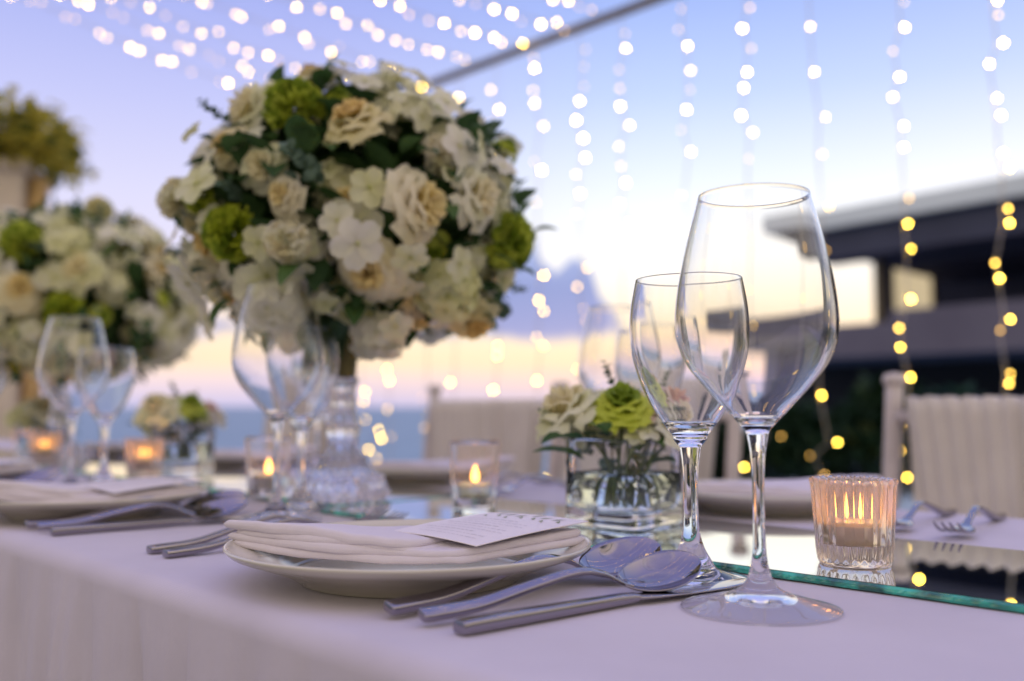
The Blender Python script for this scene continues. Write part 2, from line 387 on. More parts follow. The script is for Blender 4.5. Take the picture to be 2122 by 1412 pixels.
def pom_mesh(name, mo, mi_, rad, n, seed):
    """tight ruffled carnation dome: many short wavy petals standing out of one centre"""
    rg = random.Random(seed); b = MB(); A = 6; B = 4
    for i in range(n):
        f = (i+.5)/n; zc = 1-1.35*f; s_ = sqrt(max(0, 1-zc*zc)); ph = i*2.39996
        d = Vector((s_*cos(ph), s_*sin(ph), zc)).normalized()
        q = (d+Vector([rg.uniform(-.18, .18) for _ in range(3)])).normalized().to_track_quat('Z', 'Y').to_matrix().to_4x4() @ Matrix.Rotation(rg.random()*6.28, 4, 'Z')
        v = []; R0 = rad*(1+rg.uniform(-.06, .06))*(1-.12*f)
        for bb in range(B):
            s = bb/(B-1)
            for a in range(A):
                u = -1+2*a/(A-1)
                v.append((u*R0*.36*(.25+.75*s), R0*.10*sin(u*5+i)*s + R0*.16*s*s*(rg.random()*.5+.4), R0*(.35+.65*s)*(1-.07*u*u)+R0*.035*s*cos(u*9+i*2)))
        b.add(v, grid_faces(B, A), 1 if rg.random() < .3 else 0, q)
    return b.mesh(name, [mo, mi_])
ME_green = pom_mesh('carnation', M_green, M_green_in, .031, 90, 8)
ME_wcarn = pom_mesh('carnation', M_white, M_rose, .027, 70, 9)
ME_pink = rose_mesh('rose', M_pink, M_pink_in, .030, 20, 0, 11)
ME_limer = rose_mesh('carnation', M_green, M_green_in, .030, 46, .030, 8, .92)
def blossom(b, M4, r, m0=0, m1=1, pts=5, point=False):
    for k in range(pts):
        a0 = 2*pi*k/pts; v = []
        for i in range(5):
            s = i/4
            for j in (-1, 0, 1):
                wd = (.66*(.22,.62,1.0,1.02,.50)[i] if not point else .38*(.3,.8,1,.75,.12)[i])
                x = r*s; y = j*wd*r*.62; z = r*(.28*s - .25*s*s) + (abs(j)*.10*r)
                v.append((x*cos(a0)-y*sin(a0), x*sin(a0)+y*cos(a0), z))
        b.add(v, grid_faces(5, 3), m0, M4)
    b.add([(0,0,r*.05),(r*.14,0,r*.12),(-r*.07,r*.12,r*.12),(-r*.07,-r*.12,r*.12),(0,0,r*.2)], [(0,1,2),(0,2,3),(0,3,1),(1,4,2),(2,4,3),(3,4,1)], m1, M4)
def cluster_mesh(name, seed, n=13, r=.032, fr=.021):
    rg = random.Random(seed); b = MB()
    for i in range(n):
        zc = 1-(i+.5)/n*1.1; ph = i*2.4+rg.uniform(-.3, .3); s = sqrt(max(0, 1-zc*zc))
        d = Vector((s*cos(ph), s*sin(ph), zc)).normalized()
        M4 = Matrix.Translation(d*r*(.9+.25*rg.random())-Vector((0,0,r*.3))) @ (d+Vector((rg.uniform(-.3,.3),rg.uniform(-.3,.3),0))).to_track_quat('Z','Y').to_matrix().to_4x4() @ Matrix.Rotation(rg.random()*6, 4, 'Z')
        blossom(b, M4, fr*rg.uniform(.85, 1.2))
    return b.mesh(name, [M_white, M_white_in])
b = MB(); blossom(b, Matrix.Identity(4), .024); ME_blos = b.mesh('blossom', [M_white, M_white_in])
ME_clus = [cluster_mesh('blossom_cluster', s) for s in (1, 2)]
b = MB(); blossom(b, Matrix.Identity(4), .052, pts=6, point=True); ME_lily = b.mesh('lily', [M_white, M_white_in])
def sprig_mesh(name, seed, m, L_=.10, n=8, round_=True):
    rg = random.Random(seed); b = MB(); pts = []; p = Vector((0,0,0)); d = Vector((0,0,1))
    for i in range(n+1):
        pts.append(p.copy()); d = (d+Vector((rg.uniform(-.25,.25), rg.uniform(-.25,.25), 0))).normalized(); p = p+d*L_/n
    b.tube(pts, [.0011*(1-.6*i/n) for i in range(n+1)], 5, 1)
    src = ME_euc if round_ else ME_leaf; sv = [q.co.copy() for q in src.vertices]; sf = [tuple(q.vertices) for q in src.polygons]
    for i in range(2, n+1):
        for k in range(2 if i < n else 1):
            a = i*1.3+k*pi+rg.uniform(-.4, .4)
            q = Matrix.Translation(pts[i]) @ Matrix.Rotation(a, 4, 'Z') @ Matrix.Rotation(R(rg.uniform(25, 60)), 4, 'X') @ Matrix.Scale((1.1-.5*i/n)*(.9 if round_ else .62), 4)
            b.add(sv, sf, 0, q)
    return b.mesh(name, [m, M_stem])
ME_sprig = [sprig_mesh('sprig', 1, M_euc), sprig_mesh('sprig', 2, M_leaf, .09, 6, False), sprig_mesh('sprig', 4, M_euc, .12, 9)]

def orient(d, spin): return (d.to_track_quat('Z', 'Y') @ Matrix.Rotation(spin, 4, 'Z').to_quaternion()).to_euler()
def flower_ball(label, loc, rz, seed, rx=.178, rzz=.142, special=()):
    rg = random.Random(seed)
    root = thing('flower_centrepiece', label, 'flower arrangement', loc, rz, 'round flower arrangements on crystal stands along the table')
    used = [s[0] for s in special]
    def put(name, me, d, k, sc, lift=0):
        p = Vector((d.x*rx*k, d.y*rx*k, d.z*rzz*k))
        nn = Vector((d.x/rx, d.y/rx, d.z/rzz)).normalized()
        nn = (nn+Vector([rg.uniform(-.5, .5) for _ in range(3)])).normalized()
        return link(name, me, root, p, orient(nn, rg.random()*6.28), sc)
    for d, nm, me, sc in special: put(nm, me, d, 1.03, sc)
    n = 165
    for i in range(n):
        z = 1-2*(i+.5)/n; ph = i*2.39996; s = sqrt(1-z*z)
        d = (Vector((s*cos(ph), s*sin(ph), z))+Vector([rg.uniform(-.07, .07) for _ in range(3)])).normalized()
        if z < -.88 or any((d-u).length < .27 for u in used): continue
        t = rg.random(); k = rg.uniform(.76, 1.16)
        if t < .17: put('rose', ME_rose[rg.random() < .45], d, k, rg.uniform(.72, 1.0))
        elif t < .56: put('blossom_cluster', ME_clus[rg.random() < .5], d, k, rg.uniform(.65, .95))
        elif t < .72: put('carnation', ME_wcarn, d, k, rg.uniform(.75, 1.05))
        elif t < .80: put('lily', ME_lily, d, k+.06, rg.uniform(.7, .9))
        elif t < .90: put('carnation', ME_green if rg.random() < .4 else ME_limer, d, k, rg.uniform(.5, .85))
    for i in range(200):
        d = Vector([rg.gauss(0, 1) for _ in range(3)]).normalized()
        if d.z < -.85 or any((d-u).length < .2 for u in used): continue
        put('blossom', ME_blos, d, rg.uniform(1.02, 1.24), rg.uniform(.6, 1.15))
    for i in range(170):
        d = Vector([rg.gauss(0, 1) for _ in range(3)]).normalized()
        if d.z < -.85 or any((d-u).length < .2 for u in used): continue
        p = Vector((d.x*rx, d.y*rx, d.z*rzz))*rg.uniform(.95, 1.16)
        e = (d+Vector([rg.uniform(-.9, .9) for _ in range(3)])).normalized()
        link('leaf', ME_leaf if rg.random() < .6 else ME_euc, root, p, e.to_track_quat('Y', 'Z').to_euler(), rg.uniform(.55, .95))
    for i in range(18):
        d = Vector([rg.gauss(0, 1) for _ in range(3)]).normalized()
        if d.z < -.5: d.z = -d.z
        p = Vector((d.x*rx, d.y*rx, d.z*rzz))*.93
        link('sprig', ME_sprig[rg.randrange(3)], root, p, orient((d+Vector([rg.uniform(-.5,.5) for _ in range(3)])).normalized(), rg.random()*6), rg.uniform(.4, .72))
    b = MB(); sv = [q.co.copy() for q in ME_leaf.vertices]; sf = [tuple(q.vertices) for q in ME_leaf.polygons]
    for i in range(900):
        d = Vector([rg.gauss(0, 1) for _ in range(3)]).normalized(); k = rg.uniform(.55, .95)
        q = Matrix.Translation(Vector((d.x*rx, d.y*rx, d.z*rzz))*k) @ Vector([rg.gauss(0,1) for _ in range(3)]).normalized().to_track_quat('Y','Z').to_matrix().to_4x4()
        b.add(sv, sf, 0, q)
    tag(link('foliage', b.mesh('foliage', M_leaf), root), kind='stuff')
    # dark moss core
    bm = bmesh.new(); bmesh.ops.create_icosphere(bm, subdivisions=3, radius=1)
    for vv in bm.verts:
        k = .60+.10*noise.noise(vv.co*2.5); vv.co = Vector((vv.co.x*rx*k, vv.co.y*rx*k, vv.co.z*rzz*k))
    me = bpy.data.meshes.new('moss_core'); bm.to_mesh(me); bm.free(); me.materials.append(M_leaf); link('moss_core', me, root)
    return root

# ================================================================== tablecloth
def make_cloth():
    rg = random.Random(5)
    prof = []                                    # (d, z, hang 0..1)
    D0, D1, rr = .272, 1.058, .015
    for i in range(15): h = 1-i/14; prof.append((D0, -rr-h*.724, h))
    for i in range(1, 7): a = pi/2*i/7; prof.append((D0+rr*(1-cos(a)), -rr+rr*sin(a), 0))
    for i in range(0, 37): prof.append((D0+rr+(D1-D0-2*rr)*i/36, 0, 0))
    for i in range(1, 7): a = pi/2*i/7; prof.append((D1-rr*(1-sin(a)), -rr+rr*cos(a), 0))
    for i in range(8): h = i/7; prof.append((D1, -rr-h*.724, h))
    T0, T1, nt_ = -1.3, 4.15, 2100
    v = []
    for i in range(nt_+1):
        t = T0+(T1-T0)*i/nt_
        fold = 1.1*sin(t*37+2*sin(t*5.1))+.55*sin(t*141+3*sin(t*7))+.35*sin(t*263+2*sin(t*11))+.5*noise.noise((t*30, 3, 0))
        sharp = max(0, sin(t*88+4*sin(t*5.3)))**8
        amp = .35+.65*min(1, max(0, (t-.25)/.7))          # stretched smooth near the corner seat, gathered further along
        for d, z, h in prof:
            side = -1 if d < .6 else 1
            out = (h**.32)*(.0062*fold*amp+.010*sharp*amp+.020*amp*(abs(sin(t*52+3*sin(t*4.1)))**.6-.6))+.012*h
            zz = z+.0006*noise.noise((t*5, d*5, 0))+.00035*noise.noise((t*26, d*22, 4)) if h == 0 else z
            v.append(W(t, d+side*out, zz))
    n = len(prof)
    f = [(i*n+j, (i+1)*n+j, (i+1)*n+j+1, i*n+j+1) for i in range(nt_) for j in range(n-1)]
    return mesh('tablecloth', v, f, True, [M_cloth])
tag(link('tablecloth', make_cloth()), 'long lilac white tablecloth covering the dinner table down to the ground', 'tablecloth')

# ------------------------------------------------------------------ mirror runners with green cut edges
def runner(label, t0, t1, d0, d1, z0, seed):
    rg = random.Random(seed); h = .0046
    root = thing('mirror_runner', label, 'mirror', W((t0+t1)/2, (d0+d1)/2, z0), ROT, 'mirror plates laid along the table centre')
    a, c = (t1-t0)/2, (d1-d0)/2
    link('mirror_face', mesh('mirror_face', [(-a+.0012,-c+.0012,h+.0003),(a-.0012,-c+.0012,h+.0003),(a-.0012,c-.0012,h+.0003),(-a+.0012,c-.0012,h+.0003)], [(0,1,2,3)], False, [M_mirror]), root)
    for side in range(4):                        # chipped, hand-broken edge: a rough strip with depth
        L_ = 2*a if side < 2 else 2*c; n = int(L_/.0022); v = []
        for i in range(n+1):
            s = -L_/2+L_*i/n
            for k, zz in enumerate((0, h*.3, h*.65, h)):
                o = (0, .0006, .0003, -.0012)[k]+(.0007*noise.noise((s*320, k*3.1, seed)) if 0 < k < 3 else 0)+.0005*noise.noise((s*60, k, seed+9))
                zz2 = zz + (h*.14*noise.noise((s*240, k*5, seed+4)) if 0 < k < 3 else 0)
                if side == 0: v.append((s, -c-o, zz2))
                elif side == 1: v.append((-s, c+o, zz2))
                elif side == 2: v.append((a+o, s, zz2))
                else: v.append((-a-o, -s, zz2))
        f = [(i*4+k, (i+1)*4+k, (i+1)*4+k+1, i*4+k+1) for i in range(n) for k in range(3)]
        link('cut_edge', mesh('cut_edge', v, f, False, [M_edge]), root)
    return root
runner('mirror plate with broken green edge under the ribbed candle holder', -.9, .872, .566, .775, .001, 1)
runner('mirror plate set slightly askew behind the crystal stand', .885, 2.35, .60, .805, .001, 2)
runner('furthest mirror plate, under the far candles', 2.37, 3.8, .575, .78, .001, 3)
MZ = .0063

# ------------------------------------------------------------------ wine glasses
def rev(pts, sub): return [tuple(p)[:2] for p in catmull([(a, b, 0) for a, b in pts], sub)]
def glass_set(foot, stem, bowl_out, bowl_in, n=72):
    parts = {}
    for nm, p in (('foot', foot), ('stem', stem), ('bowl', bowl_out+bowl_in)):
        v, f = lathe(p, n); parts[nm] = mesh(nm, v, f, True, [M_glass])
    return parts
def inner(out, th, zb, n_drop=0):
    """inside wall of the bowl, rim to the bottom centre"""
    zt = out[-1][1]; r = [(max(a-th*(.60+.5*(zt-z)/(zt-zb)+1.1*((zt-z)/(zt-zb))**3), 1e-4), z) for a, z in out[::-1] if z > zb+.003]
    last = r[-1]; res = r[:]
    for k in range(1, 7):
        a = pi/2*k/6; res.append((last[0]*cos(a), last[1]-(last[1]-zb)*sin(a)))
    return res
# tall claret glass
b_out = rev([(.0063,.0985),(.0084,.102),(.0186,.113),(.030,.1255),(.0405,.140),(.0455,.157),(.0440,.181),(.0384,.209),(.0316,.2352)], 7)
rim = [(.03150,.2356),(.0312,.2357),(.0309,.2356)]
b_in = inner(b_out, .0013, .1060)
big = glass_set([(0,.0026),(.008,.0024),(.015,.0012),(.020,-.0004),(.030,-.0005),(.0395,-.0005),(.0425,0)][:-1]+rev([(.0425,0),(.0437,.0008),(.0434,.0018),(.032,.0046),(.018,.0086),(.0105,.0125),(.0066,.018)],5),
                rev([(.0066,.018),(.0043,.028),(.0034,.045),(.0034,.068),(.0042,.086),(.0063,.0985)],5), b_out, rim+b_in)
# short wine glass with a thick knuckle under the bowl
s_out = rev([(.0070,.086),(.0108,.0905),(.0116,.0935),(.0150,.0975),(.0240,.111),(.0318,.1275),(.0375,.146),(.0388,.162),(.0378,.178),(.0348,.1948)], 6)
s_in = inner(s_out, .0017, .1000)
small = glass_set(rev([(0,.0040),(.012,.0034),(.024,.0014),(.0330,.0002),(.0352,0)],4)[:-1]+rev([(.0352,0),(.0364,.0008),(.0362,.002),(.026,.0042),(.0165,.008),(.0125,.0135)],5),
                  rev([(.0125,.0135),(.0080,.022),(.0052,.034),(.0046,.055),(.0052,.072),(.0070,.086)],5), s_out, [(.0346,.1955),(.0341,.1957),(.0336,.1953)]+s_in)
def wine_glass(name, parts, label, t, d, rz=0, z=0, group='wine glasses on the table'):
    g_ = thing(name, label, 'wine glass', W(t, d, z), rz, group)
    for k in ('foot', 'stem', 'bowl'): link(k, parts[k], g_)
    return g_
g1 = wine_glass('tall_wine_glass', big, 'tall clear wine glass in front of the ribbed candle holder', .2945, .4765, .3); g1.scale = (.985,)*3
g2 = wine_glass('small_wine_glass', small, 'short clear wine glass between the flower vase and the tall wine glass', .374, .524, 1.1)
dup(g1, W(.850,.500), 1, 'tall clear wine glass standing in front of the biggest flower ball')
dup(g2, W(.912,.566), 2, 'short wine glass beside the foot of the crystal stand')
dup(g1, W(1.350,.482), 2, 'tall blurred wine glass before the left flower ball')
dup(g2, W(1.40,.545), 0, 'short blurred wine glass right of the tall one before the left flower ball')
dup(g1, W(.755,.905), 3, 'tall blurred wine glass behind the small posy vase, across the table')
dup(g2, W(.655,.845), 3, 'short blurred wine glass just behind the posy, across the table')
dup(g1, W(1.83,.49), 3, 'tall wine glass far down the near side of the table, third in its row')
dup(g1, W(1.37,.88), 1, 'tall wine glass on the far side, behind the flower ball stand')
dup(g2, W(1.30,.86), 1, 'short wine glass on the far side, behind the crystal stand')

# ------------------------------------------------------------------ plates, napkins, menus
pp = rev([(0,.0015),(.060,.0015),(.069,.0005),(.072,.0000),(.0745,.0020),(.083,.0070),(.100,.0135),(.1140,.0185),(.1185,.0220)], 4)
pi_ = rev([(.1190,.0232),(.1182,.0240),(.1165,.0234),(.1135,.0210),(.100,.0165),(.086,.0115),(.078,.0075),(.068,.0050),(0,.0045)], 4)
v, f = lathe(pp+pi_, 96); ME_plate = mesh('plate', v, f, True, [M_por])
def plate(label, t, d, group='dinner plates'):
    return tag(link('dinner_plate', ME_plate, loc=W(t, d, .0004), rot=(0, 0, ROT)), label, 'plate', group)

def pad(b, q, z0, z1, seed=0, wr=.0010, rad=.0045, cr=.010):
    """a folded layer of cloth with fully rounded edges: corner quad q, bottom and top heights as functions of a,b"""
    q = [Vector((*c, 0)) for c in q]
    def P(a, c): return (q[0]*(1-a)+q[1]*a)*(1-c)+(q[3]*(1-a)+q[2]*a)*c
    La = (q[1]-q[0]).length; Lc = (q[3]-q[0]).length
    def params(Lx, n):
        e = [rad*x for x in (0, .06, .18, .38, .65, 1.0)]; k = [e[-1]+(Lx-2*e[-1])*i/n for i in range(1, n)]
        return [x/Lx for x in e+k+[Lx-x for x in e[::-1]]]
    pa, pc = params(La, 34), params(Lc, 22); n1, n2 = len(pa)-1, len(pc)-1
    vs = []
    for top in (1, 0):
        for a in pa:
            for c in pc:
                ex = min(a, 1-a)*La; ey = min(c, 1-c)*Lc
                hx = sqrt(max(0, 1-(1-min(ex/rad, 1))**2)); hy = sqrt(max(0, 1-(1-min(ey/rad, 1))**2)); h = hx*hy
                # round the plan corners
                kx, ky = max(0, cr-ex), max(0, cr-ey); pull = .30*min(kx, ky)
                lo, hi = z0(a, c), z1(a, c); mid = (lo+hi)/2
                p = P(a, c); ctr = P(.5, .5); p = p+(ctr-p).normalized()*pull
                nn = noise.noise(Vector((p.x*34+seed*7, p.y*34, seed)))+.4*noise.noise(Vector((p.x*85, p.y*85, seed*3)))
                z = mid + (hi-lo)/2*h*(1 if top else -1) + wr*nn
                p = p+Vector((noise.noise((p.y*26, seed, 1)), noise.noise((p.x*26, seed, 2)), 0))*.0028
                vs.append((p.x, p.y, z))
    m = n2+1; off = (n1+1)*m
    f = [(i*m+j, (i+1)*m+j, (i+1)*m+j+1, i*m+j+1) for i in range(n1) for j in range(n2)]
    f += [(off+i*m+j, off+i*m+j+1, off+(i+1)*m+j+1, off+(i+1)*m+j) for i in range(n1) for j in range(n2)]
    b.add(vs, f)
def lerp(a, b_, s): return a+(b_-a)*s
NL, NV, NR, NF = (-.085, -.089), (.055, -.003), (.074, .095), (-.066, .012)
def sub(a0, a1, c0, c1, g=0):
    def P(a, c): 
        x = (NL[0]*(1-a)+NV[0]*a)*(1-c)+(NF[0]*(1-a)+NR[0]*a)*c
        y = (NL[1]*(1-a)+NV[1]*a)*(1-c)+(NF[1]*(1-a)+NR[1]*a)*c
        return (x, y)
    return [P(a0, c0), P(a1, c0), P(a1, c1), P(a0, c1)]
base_z = lambda a, c: lerp(lerp(.0210, .0145, a)-.0045*sin(pi*min(1, a*1.05)), lerp(.0185, .0205, a), c)
def layer(b, a0, a1, c0, c1, h0, h1, seed, **k):
    """heights h0,h1 given as (left-near, right-near, right-far) above base"""
    def Z(h): return lambda a, c: base_z(lerp(a0, a1, a), c)+(1+.38*sin(pi*min(1, max(0, a)))*(1-c))*lerp(lerp(h[0], h[1], a), lerp(h[3], h[2], a), c)
    pad(b, sub(a0, a1, c0, c1), Z(h0), Z(h1), seed=seed, **k)
def make_napkin():
    b = MB()
    layer(b, .02, 1.0, .0, 1.0, (0,0,0,0), (.0046,.0042,.0052,.0040), 1, rad=.0024)
    layer(b, .0, .985, -.006, .985, (.0038,.0036,.0044,.0028), (.0086,.0080,.0102,.0056), 2, rad=.0026)
    layer(b, .035, .83, .0, .95, (.0078,.0068,.0080,.0044), (.0118,.0102,.0104,.0064), 3, rad=.0022, wr=.0014)
    layer(b, -.012, .79, -.022, .93, (.0106,.0090,.0090,.0052), (.0165,.0144,.0120,.0072), 4, rad=.0032, wr=.0016)
    return b.mesh('napkin', M_nap)
ME_nap = make_napkin()
def napkin(label, t, d, rz=ROT, z=0, group='folded napkins'):
    return tag(link('folded_napkin', ME_nap, loc=W(t, d, z), rot=(0, 0, rz)), label, 'napkin', group)
# menu card: thin card with a leaf sprig and faint lines
def make_menu(root):
    A, B_, Cc, D_ = Vector((.000,-.016,.0318)), Vector((.060,.004,.0262)), Vector((.073,.094,.0350)), Vector((-.012,.083,.0352))
    def P(a, c, up=0):
        p = (A*(1-a)+B_*a)*(1-c)+(D_*(1-a)+Cc*a)*c
        return (p.x, p.y, p.z+.0012*sin(pi*a)*1.0+.0008*sin(pi*c)+up)
    n = 10; v = [P(i/n, j/n, u) for u in (0, -.0005) for i in range(n+1) for j in range(n+1)]; m = n+1; o = m*m
    f = [(i*m+j, (i+1)*m+j, (i+1)*m+j+1, i*m+j+1) for i in range(n) for j in range(n)]
    f += [tuple(o+q for q in (i*m+j, i*m+j+1, (i+1)*m+j+1, (i+1)*m+j)) for i in range(n) for j in range(n)]
    for i in range(n):
        f += [(i*m, o+i*m, o+(i+1)*m, (i+1)*m), ((i+1)*m+n, o+(i+1)*m+n, o+i*m+n, i*m+n), (i+1, o+i+1, o+i, i), (n*m+i, o+n*m+i, o+n*m+i+1, n*m+i+1)]
    link('card', mesh('card', v, f, False, [M_paper]), root)
    rg = random.Random(4); b = MB()
    for row in range(9):                          # rows of print, too fine to read
        c = .66-row*.068; a = .18 if row % 3 else .10
        end = (.82 if row % 3 else .62)
        while a < end:
            wd = rg.uniform(.02, .07); k = .0055 if row % 3 else .009
            b.add([P(a, c, .00025), P(a+wd, c, .00025), P(a+wd, c+k, .00025), P(a, c+k, .00025)], [(0,1,2,3)]); a += wd+.015
    link('print', b.mesh('print', M_ink, False), root)
    b = MB()
    for k in range(13):                           # printed leaf sprig at the head of the card
        a = .10+k*.062; c = .86+.03*sin(k*1.1); s = 1 if k % 2 else -1; l = .085+.02*rg.random()
        p = [(a, c), (a+.035, c+s*l*.35), (a+.075, c+s*l), (a+.012, c+s*l*.62)]
        p = [(min(.98, max(.02, x)), min(.985, y)) for x, y in p]
        q = [P(x, y, .00025) for x, y in p]; b.add(q, [(0,1,2,3) if s > 0 else (3,2,1,0)])
    link('printed_sprig', b.mesh('printed_sprig', M_inkleaf, False), root)

# ------------------------------------------------------------------ cutlery
def strip_section(stations, nseg=10, power=4.0):
    """stations: (y, x_off, z, half width, half thickness). closed rounded bar"""
    v = []
    for y, xo, z, hw, ht in stations:
        for k in range(nseg):
            a = 2*pi*k/nseg; c_, s_ = cos(a), sin(a)
            v.append((xo+hw*abs(c_)**(2/power)*(1 if c_ > 0 else -1), y, z+ht*abs(s_)**(2/power)*(1 if s_ > 0 else -1)))
    n = len(stations); f = [(i*nseg+(k+1) % nseg, i*nseg+k, (i+1)*nseg+k, (i+1)*nseg+(k+1) % nseg) for i in range(n-1) for k in range(nseg)]
    f += [tuple(range(nseg)), tuple((n-1)*nseg+k for k in range(nseg))[::-1]]
    return v, f
def smooth_st(st, sub=5):
    out = []
    for i in range(len(st)-1):
        for k in range(sub):
            s = k/sub; s2 = s*s*(3-2*s) if False else s
            p = [st[max(i-1,0)], st[i], st[i+1], st[min(i+2, len(st)-1)]]
            out.append(tuple(.5*((2*p[1][j])+(p[2][j]-p[0][j])*s+(2*p[0][j]-5*p[1][j]+4*p[2][j]-p[3][j])*s*s+(3*p[1][j]-p[0][j]-3*p[2][j]+p[3][j])*s**3) for j in range(5)))
    out.append(st[-1]); return out
H_SP = [(0,0,.0036,.0040,.0022),(.0012,0,.0036,.0052,.0030),(.010,0,.0037,.0054,.0032),(.040,0,.0058,.0048,.0027),(.080,0,.0150,.0040,.0022),(.110,0,.0200,.0033,.0019),(.132,0,.0165,.0029,.0018),(.150,0,.0085,.0034,.0014),(.158,0,.0068,.0052,.0010)]
def spoon_parts():
    v, f = strip_section(smooth_st(H_SP), 24); hd = mesh('handle', v, f, True, [M_steel])
    nA, nB = 26, 20; vs = []; Lb, Wb = .064, .0215
    for off in (0, 1):
        for i in range(nA+1):
            s = (1-cos(pi*i/nA))/2; y = .150+Lb*s
            wd = max(.0004, Wb*sqrt(max(0, 4*s*(1-s)))*(1+.10*(s-.5)*2*(1-s)))
            for j in range(nB+1):
                u = -1+2*j/nB
                depth = .0088*(4*s*(1-s))**.8*(1-u*u)
                z = .0086+.0135*s**1.4 - depth + (.0 if off == 0 else -.0011)
                vs.append((u*wd, y, z))
    m = nB+1; o = (nA+1)*m
    f = [(i*m+j, i*m+j+1, (i+1)*m+j+1, (i+1)*m+j) for i in range(nA) for j in range(nB)]
    f += [tuple(o+q for q in (i*m+j, (i+1)*m+j, (i+1)*m+j+1, i*m+j+1)) for i in range(nA) for j in range(nB)]
    for i in range(nA): f += [(i*m, (i+1)*m, o+(i+1)*m, o+i*m), (i*m+nB, o+i*m+nB, o+(i+1)*m+nB, (i+1)*m+nB)]
    for j in range(nB): f += [(j, o+j, o+j+1, j+1), (nA*m+j, nA*m+j+1, o+nA*m+j+1, o+nA*m+j)]
    return {'handle': hd, 'spoon_bowl': mesh('spoon_bowl', vs, f, True, [M_steel])}
def fork_parts():
    st = H_SP[:6]+[(.135,0,.0135,.0030,.0017),(.152,0,.0085,.0045,.0012),(.164,0,.0066,.0105,.0010),(.178,0,.0060,.0125,.0009)]
    v, f = strip_section(smooth_st(st), 14); hd = mesh('handle', v, f, True, [M_steel])
    b = MB()
    for k in range(4):
        x = -.0102+.0068*k
        v, f = strip_section(smooth_st([(.1765,x,.0060,.0024,.0009),(.195,x*.98,.0075,.0017,.0009),(.212,x*.93,.0125,.0013,.0008),(.222,x*.9,.0175,.0006,.0004)], 4), 8); b.add(v, f)
    return {'handle': hd, 'tines': b.mesh('tines', M_steel)}
def knife_parts():
    v, f = strip_section(smooth_st([(0,0,.0040,.0046,.0028),(.0014,0,.0040,.0056,.0036),(.012,0,.0042,.0058,.0038),(.06,0,.0044,.0052,.0034),(.105,0,.0046,.0046,.0030),(.122,0,.0046,.0050,.0020)]), 24)
    hd = mesh('handle', v, f, True, [M_steel])
    v, f = strip_section(smooth_st([(.120,0,.0046,.0050,.0013),(.135,.001,.0042,.0078,.0009),(.175,.0015,.0034,.0094,.0007),(.205,.0005,.0032,.0085,.0006),(.220,-.002,.0031,.0045,.0005),(.224,-.003,.0031,.0008,.0003)]), 12)
    return {'handle': hd, 'blade': mesh('blade', v, f, True, [M_steel])}
CUT = {'spoon': spoon_parts(), 'fork': fork_parts(), 'knife': knife_parts()}
def cutlery(kind, label, t, d, rz, z=0, roll=0, sc=1):
    o = thing(kind, label, kind, W(t, d, z), rz, {'knife': 'knives'}.get(kind, kind+'s')+' of the place settings'); o.rotation_euler = (0, roll, rz); o.scale = (sc,)*3
    for k, m in CUT[kind].items(): link(k, m, o)
    return o
def ang(t0, d0, t1, d1): p = W(t1, d1)-W(t0, d0); return atan2(p.y, p.x)-pi/2

# setting in the middle of the picture
near = [(.509, .400, 'front'), (1.030, .385, 'second'), (1.55, .385, 'third'), (2.07, .385, 'fourth')]
nm = {'front': 'at the sharp front place setting', 'second': 'at the blurred second place setting on the left', 'third': 'at the third near setting by the left edge', 'fourth': 'at the fourth near setting, furthest along'}
for t, d, k in near:
    plate('white porcelain plate under a folded napkin, '+nm[k], t, d)
    napkin('folded lilac white napkin '+nm[k], t, d)
    mn = thing('menu_card', 'paper menu card on the napkin '+nm[k], 'menu', W(t, d, 0), ROT, 'menu cards'); make_menu(mn)
    dt, dd = t-.509, d-.400
    A = ang(.419,.313,.411,.527)
    cutlery('spoon', 'steel spoon lying closest to the plate '+nm[k], .417+dt, .312+dd, ang(.417,.312,.406,.52), .0030, R(16), .97)
    cutlery('spoon', 'steel spoon between knife and first spoon '+nm[k], .391+dt, .3135+dd, ang(.391,.3135,.360,.478), .0034, R(20), .87)
    cutlery('knife', 'steel knife outermost right of the spoons '+nm[k], .364+dt, .316+dd, ang(.364,.316,.341,.52))
    if k in ('front', 'second'):
        cutlery('fork', 'outer steel fork left of the plate '+nm[k], .725+dt, .318+dd, ang(.725,.318,.728,.55))
        cutlery('fork', 'inner steel fork next to the plate '+nm[k], .697+dt, .318+dd, ang(.697,.318,.700,.55))
far = [(.565, .935, 'behind the two sharp wine glasses'), (1.13, .93, 'behind the plain tapered candle holder'), (1.66, .93, 'behind the crystal stand'), (2.2, .93, 'behind the second posy')]
for i, (t, d, k) in enumerate(far):
    plate('white plate on the far side of the table '+k, t, d)
    napkin('folded napkin on the far side plate '+k, t, d, ROT+pi)
    cutlery('spoon', 'inner spoon left of the far side plate '+k, t+.115, d+.09, ROT+pi)
    cutlery('spoon', 'outer spoon left of the far side plate '+k, t+.145, d+.088, ROT+pi)
    cutlery('knife', 'knife left of the far side plate '+k, t+.172, d+.086, ROT+pi)
    cutlery('fork', 'inner fork right of the far side plate '+k, t-.155, d+.10, ROT+pi+.12)
    cutlery('fork', 'outer fork right of the far side plate '+k, t-.205, d+.095, ROT+pi+.15)

